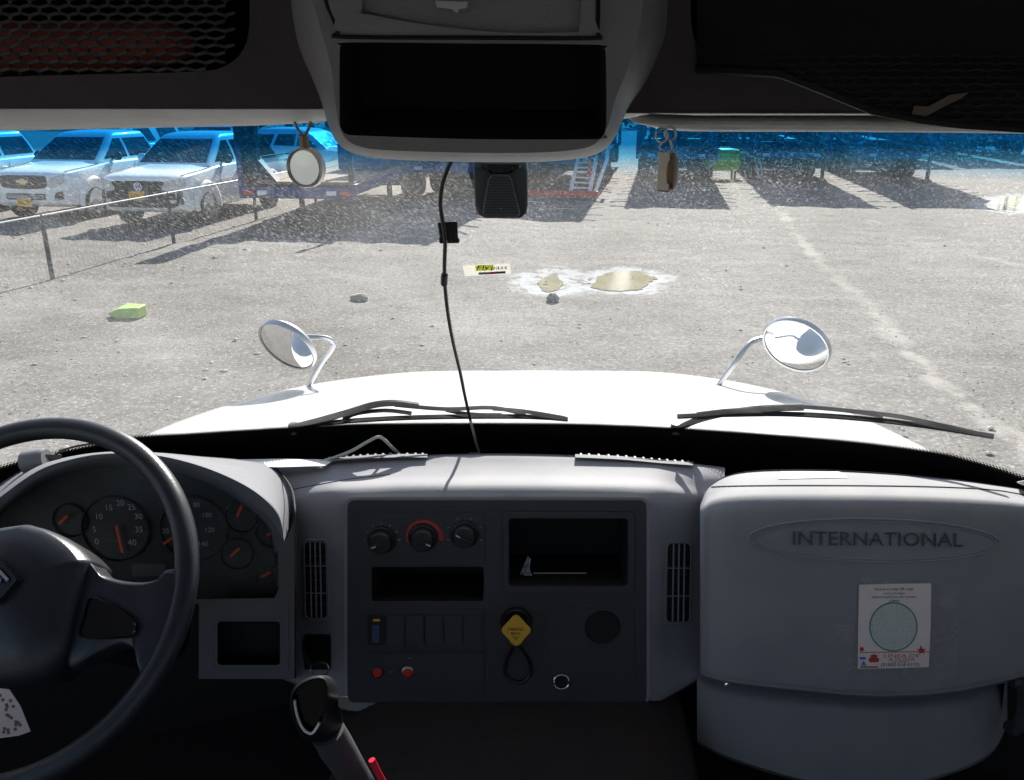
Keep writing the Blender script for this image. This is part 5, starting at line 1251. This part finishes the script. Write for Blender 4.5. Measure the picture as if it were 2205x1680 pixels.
veh('pickup', 'white pickup with dark gold-badged grille, white bumper and yellow plate', (-10.0, 18.75), .17, 'a', cwhite, G1, plate='KNL-320')
veh('pickup', 'white pickup with black bumper, round blue badge and black sports bar', (-7.22, 17.80), .160, 'b', cwhite, G1, plate='JDN·074')
veh('pickup', 'white pickup cut by the photo edge, left of the gold-badged one', (-13.0, 18.9), .16, 'a', cwhite, G1)
veh('pickup', 'white pickup with flat cargo canopy behind the gold-badged pickup', (-12.6, 25.4), .16, 'a', cwhite, G1, canopy=True)
veh('pickup', 'white pickup behind the gap between the two front pickups', (-9.5, 26.2), .16, 'a', cwhite, G1)
veh('suv', 'white SUV parked crossways behind the black-bumper pickup', (-4.9, 26.6), R(-72), 'c', cwhite, None, suv=True)
veh('pickup', 'dark blue pickup parked beyond the SUV behind the fence', (-3.2, 31.5), .3, 'a', cdark, None)

# ---- car-carrier trailers
tb = mat('trailer_blue', (.030,.055,.19), .45, var=.3, vscale=3, dust=.2, dcol=(.10,.09,.09))
tdk = mat('trailer_dark', (.022,.024,.032), .6, var=.3, dust=.2, dcol=(.08,.075,.07))
tgrey = mat('trailer_galv', (.38,.39,.41), .5, metal=.4, var=.3, vscale=8)
twhite = mat('trailer_white', (.75,.75,.74), .4, var=.05)
tred = mat('reflector_red', (.55,.04,.03), .35)
def trailer(label, pos, a, L=10.5, W=2.5, dz=1.0, uz=4.1, ramp=False, flat=False, group='blue car-carrier trailers', seed=0):
    root = empty('car_trailer', (pos[0], pos[1], 0), -a); tag(root, label, 'trailer', group); WLOC[root.name] = Vector((0,0,0))
    rnd = random.Random(seed); h = W/2
    q = MB()
    for s_ in (-1, 1): q.box((s_*(h-.07), L/2, dz-.09), (.14, L, .20))
    for k in range(9): q.box((0, .06+k*(L-.12)/8, dz-.11), (W-.3, .10, .12))
    q.box((0, .05, dz-.16), (W, .10, .22)); q.build('lower_frame', tb, root, bevel=.01)
    q = MB()
    for s_ in (-1, 1): q.box((s_*.78, L/2+.1, dz+.03), (.55, L-.4, .05))
    if flat: q.box((0, L/2, dz+.02), (W-.1, L-.2, .05))
    q.build('deck_tracks', tdk if not flat else mat('dirty_deck', (.22,.18,.14), .9, var=.4, vscale=3), root)
    q = MB()
    for y in (2.6, 3.7, 4.8) if not flat else (L-2.2, L-1.1): q.tube([Vector((-h+.2, y, .42)), Vector((h-.2, y, .42))], .07, 8)
    for s_ in (-1, 1): q.box((s_*.5, 3.7 if not flat else L-1.6, .68), (.12, 3.4, .14))
    q.build('axles', tdk, root)
    for s_ in (-1, 1):
        for y in (2.6, 3.7, 4.8) if not flat else (L-2.2, L-1.1):
            M4 = Matrix.Translation(Vector((s_*(h-.22), y, .42))) @ Matrix.Rotation(R(90*s_), 4, 'Y')
            q = MB(); q.lathe([(.2,-.14),(.36,-.15),(.415,-.11),(.42,0),(.415,.11),(.36,.15),(.2,.13)], M4, 24); wh = q.build('wheel', tyre_m, root)
            q = MB(); q.lathe([(.21,.12),(.18,.05),(.08,.06),(.07,.12),(.0001,.13)], M4, 20); q.build('rim', rimw, wh)
    ys_ = [.25, 3.2, 6.6, L-.25] if not flat else []
    for s_ in (-1, 1):
        for y in ys_:
            q = MB(); q.box((s_*(h-.06), y, (dz+uz)/2), (.12,.16,uz-dz)); q.build('post', tb, root, bevel=.008)
        for y0, y1 in ((.3,3.1),(3.3,6.5)) if not flat else ():
            q = MB(); q.bar(Vector((s_*(h-.06), y0, dz)), Vector((s_*(h-.06), y1, dz+1.5)), .07, .09); q.build('brace', tb, root)
        q = MB(); q.box((s_*(h-.12), .7 if not flat else 3.2, .48), (.10,.10,dz*.9)); q.box((s_*(h-.12), .7 if not flat else 3.2, .03), (.24,.24,.05)); q.build('jack_leg', tdk, root)
        for k in range(2):
            q = MB(); q.box((s_*(h-.2-.28*k), -.02, dz-.16), (.2,.05,.09)); q.build('rear_light', tred if k == 0 else twhite, root, bevel=.01)
    if not flat:
        q = MB()
        for s_ in (-1, 1):
            q.box((s_*(h-.06), L/2, uz), (.13, L+.6, .18)); 
            yy = -.1
            while yy < L:
                sg = rnd.uniform(.9,2.2); q.box((s_*.6, yy+sg/2, uz+.06+.02*s_), (rnd.uniform(1.22,1.34), sg, .05)); yy += sg+rnd.choice((0,0,0,0,.12))
            for k in range(12):
                y = .1+k*(L-.2)/11+rnd.uniform(-.15,.15); q.bar(Vector((s_*(h-.05), y, uz+rnd.uniform(-.25,.1))), Vector((s_*(h+rnd.uniform(.22,.42)), y-rnd.uniform(0,.25), uz+rnd.uniform(-.2,.12))), .05, .06)
        for k in range(10): q.box((0, .1+k*(L-.2)/9, uz-.02), (W, .09, .12))
        q.build('upper_deck', tb, root)
        for mt_, nn_ in ((tgrey, 9), (twhite, 4), (tdk, 10)):
            q = MB()
            for k in range(nn_):
                y = rnd.uniform(0, L*.6); x = rnd.uniform(-h+.1, h-.1); z = rnd.uniform(.45, 1.5)
                q.tube([Vector((x, y, z)), Vector((x+rnd.uniform(-.5,.5), y+rnd.uniform(.2,1.4), z+rnd.uniform(-.5,.5)))], rnd.uniform(.02,.05), 6)
            q.build('linkage_rods', mt_, root)
        q = MB()
        for s_ in (-1, 1):
            for k in range(5): q.tube([Vector((s_*(h-.3), .4+k*1.9, uz-.1)), Vector((s_*(h-.55), .7+k*1.9, uz-.9)), Vector((s_*(h-.4), 1.1+k*1.9, dz+.15))], .02, 6)
        q.build('tie_straps', tdk, root)
        # toolboxes, hydraulic rams, hoses: what hangs round the lower frame
        for k in range(2, 4):
            q = MB(); s_ = (-1, 1)[k % 2]; q.box((s_*(h-.3), 1.3+k*1.1 if k < 2 else 6.2+k*.6, dz-.45), (.62,1.0,.50)); q.build('toolbox', tdk if k % 2 else tb, root, bevel=.02)
        for s_ in (-1, 1):
            q = MB(); q.tube([Vector((s_*(h-.2), .5, dz+.1)), Vector((s_*(h-.2), 1.6, dz+1.3))], .05, 10); q.tube([Vector((s_*(h-.2), 1.6, dz+1.3)), Vector((s_*(h-.2), 2.2, dz+1.95))], .03, 8); q.build('lift_ram', tgrey, root)
    else:
        q = MB()
        q.box((-h+.18, .18, dz+.75), (.42,.20,1.5)); q.box((h-.12, .18, dz+.45), (.10,.10,.9))
        q.add([Vector(p) for p in ((-h+.0,.12,dz+.03),(-h+.75,.12,dz+.03),(-h+.40,.12,dz+.45),(-h+.02,.12,dz+.4),(-h+.0,.35,dz+.03),(-h+.75,.35,dz+.03),(-h+.40,.35,dz+.45),(-h+.02,.35,dz+.4))], [[0,1,2,3],[7,6,5,4],[0,4,5,1],[1,5,6,2],[2,6,7,3],[3,7,4,0]])
        q.build('headboard', tdk, root)
        q = MB(); q.box((-h+.06,.02,dz+.28),(.10,.06,1.0)); q.build('side_stake', tb, root)
        q = MB(); q.box((h-.7,L*.55,dz+.35),(1.0,3.0,.55)); q.build('cargo_rack', tb, root)
    if ramp:
        for s_ in (-1, 1):
            q = MB()
            for k in range(2): q.bar(Vector((s_*(.55+.5*k), -.02, dz-.02)), Vector((s_*(.55+.5*k), -2.25, .10)), .08, .12)
            for k in range(8): f_ = (k+.5)/8; q.bar(Vector((s_*.5, -.02-2.23*f_, dz-.02-(dz-.12)*f_)), Vector((s_*1.1, -.02-2.23*f_, dz-.02-(dz-.12)*f_)), .16, .03)
            q.build('ramp', twhite if s_ > 0 else tdk, root)
        q = MB(); q.box((.35,-2.3,.16), (1.9,.10,.14)); q.build('ramp_bar', tred, root)
        for s_ in (-1, 1):
            q = MB(); q.tube([Vector((s_*1.2,-2.1,.2)), Vector((s_*1.42,-1.3,.95)), Vector((s_*1.42,1.0,2.0))], .05, 8); q.build('ramp_rail', twhite, root)
            q = MB(); q.box((s_*.95,-1.2,.95),(.09,.09,1.4)); q.build('ramp_post', tred if s_ > 0 else tb, root)
    return root
trailer('low blue flatbed trailer with dark leaning headboard post beside the fence', (-4.2,16.7), .10, L=8, W=2.35, dz=.90, flat=True, seed=1)
trailer('blue two-deck trailer parked between the flatbed and the dash camera', (-1.6,21.6), .20, uz=4.0, W=2.5, seed=2)
trailer('blue two-deck trailer with white ramps lowered and a red bar behind the dash camera', (1.35,24.6), .17, ramp=True, uz=3.9, seed=3)
trailer('blue two-deck trailer behind the hanging beige tag, first right of the open lane', (5.1,26.9), .17, W=2.5, uz=4.15, seed=4)
trailer('blue two-deck trailer just right of the lime green tank', (8.75,27.2), .17, W=2.5, uz=4.15, seed=5)
trailer('blue two-deck trailer nearest the right-hand puddle', (12.0,26.9), .17, W=2.5, uz=4.15, seed=6)
trailer('blue two-deck trailer in the back row, seen just right of the lane', (7.4,39.0), .17, W=2.5, uz=4.15, seed=7)
trailer('blue two-deck trailer in the back row, farthest to the right', (22.9,39.5), .17, W=2.5, uz=4.15, seed=8)
trailer('blue two-deck trailer in the back row, directly above the right-hand puddle', (16.6,38.8), .17, W=2.5, uz=4.15, seed=9)
trailer('blue two-deck trailer far behind the SUV', (-3.5,41), .17, W=2.5, uz=4.15, seed=10)
trailer('blue two-deck trailer in the back row, seen past the lime green tank', (10.4,39.2), .17, W=2.5, uz=4.15, seed=11)
trailer('blue two-deck trailer in the back row, second left of the puddle', (13.5,39.0), .17, W=2.5, uz=4.15, seed=12)
trailer('blue two-deck trailer in the back row, second from its right end', (19.7,39.2), .17, W=2.5, uz=4.15, seed=13)
# lime green tank with white hoses
o = Vector((6.95,28.6,0)); root = empty('lime_tank', o); tag(root, 'lime green plastic tank on legs between two blue trailers', 'tank')
q = MB(); M4 = Matrix.Translation(o+Vector((0,0,.60))) @ Matrix.Rotation(R(90),4,'Y'); q.lathe([(.0001,-.62),(.22,-.60),(.33,-.5),(.36,-.3),(.36,.3),(.33,.5),(.22,.60),(.0001,.62)], M4, 24); q.build('tank_body', mat('lime_tank_plastic', (.60,.72,.02), .4, var=.15, vscale=4), root)
q = MB()
for sx in (-.4,.4):
    for sy in (-.2,.2): q.box(o+Vector((sx,sy,.13)), (.06,.06,.27))
q.build('stand', tdk, root)
q = MB(); q.tube([o+Vector(p) for p in cr([(.5,-.2,.80),(.8,-.25,.78),(1.0,-.3,.6),(1.12,-.35,.15),(1.2,-.5,.03)], 4)], .03, 6); q.tube([o+Vector(p) for p in cr([(.5,0,.84),(.9,-.1,.82),(1.2,-.1,.6),(1.3,-.2,.1)], 4)], .03, 6); q.build('hose', twhite, root)
# far tree belt beyond the yard
rnd = random.Random(5); q = MB()
for k in range(9000):
    x = rnd.uniform(-70, 95); top = 4.2+1.6*noise.noise(Vector((x*.12,0,0)))+1.1*noise.noise(Vector((x*.5,3,0)))
    z = rnd.random()**.8*top; y = 82+rnd.gauss(0,1.6)+2.5*noise.noise(Vector((x*.2,7,0))); s = rnd.uniform(.25,.6)
    a, b = Vector((rnd.gauss(0,1),rnd.gauss(0,1),rnd.gauss(0,1))).normalized(), Vector((rnd.gauss(0,1),rnd.gauss(0,1),rnd.gauss(0,1))).normalized()
    c = Vector((x,y,z)); q.add([c-a*s, c+b*s*.6, c+a*s, c-b*s*.6], [[0,1,2,3]])
tag(q.build('tree_belt', mat('far_foliage', (.05,.075,.035), .9, var=.6, vscale=.7), smooth=0, weld=0, recalc=False, recenter=False), 'distant dark tree belt closing the yard', None, kind='stuff')
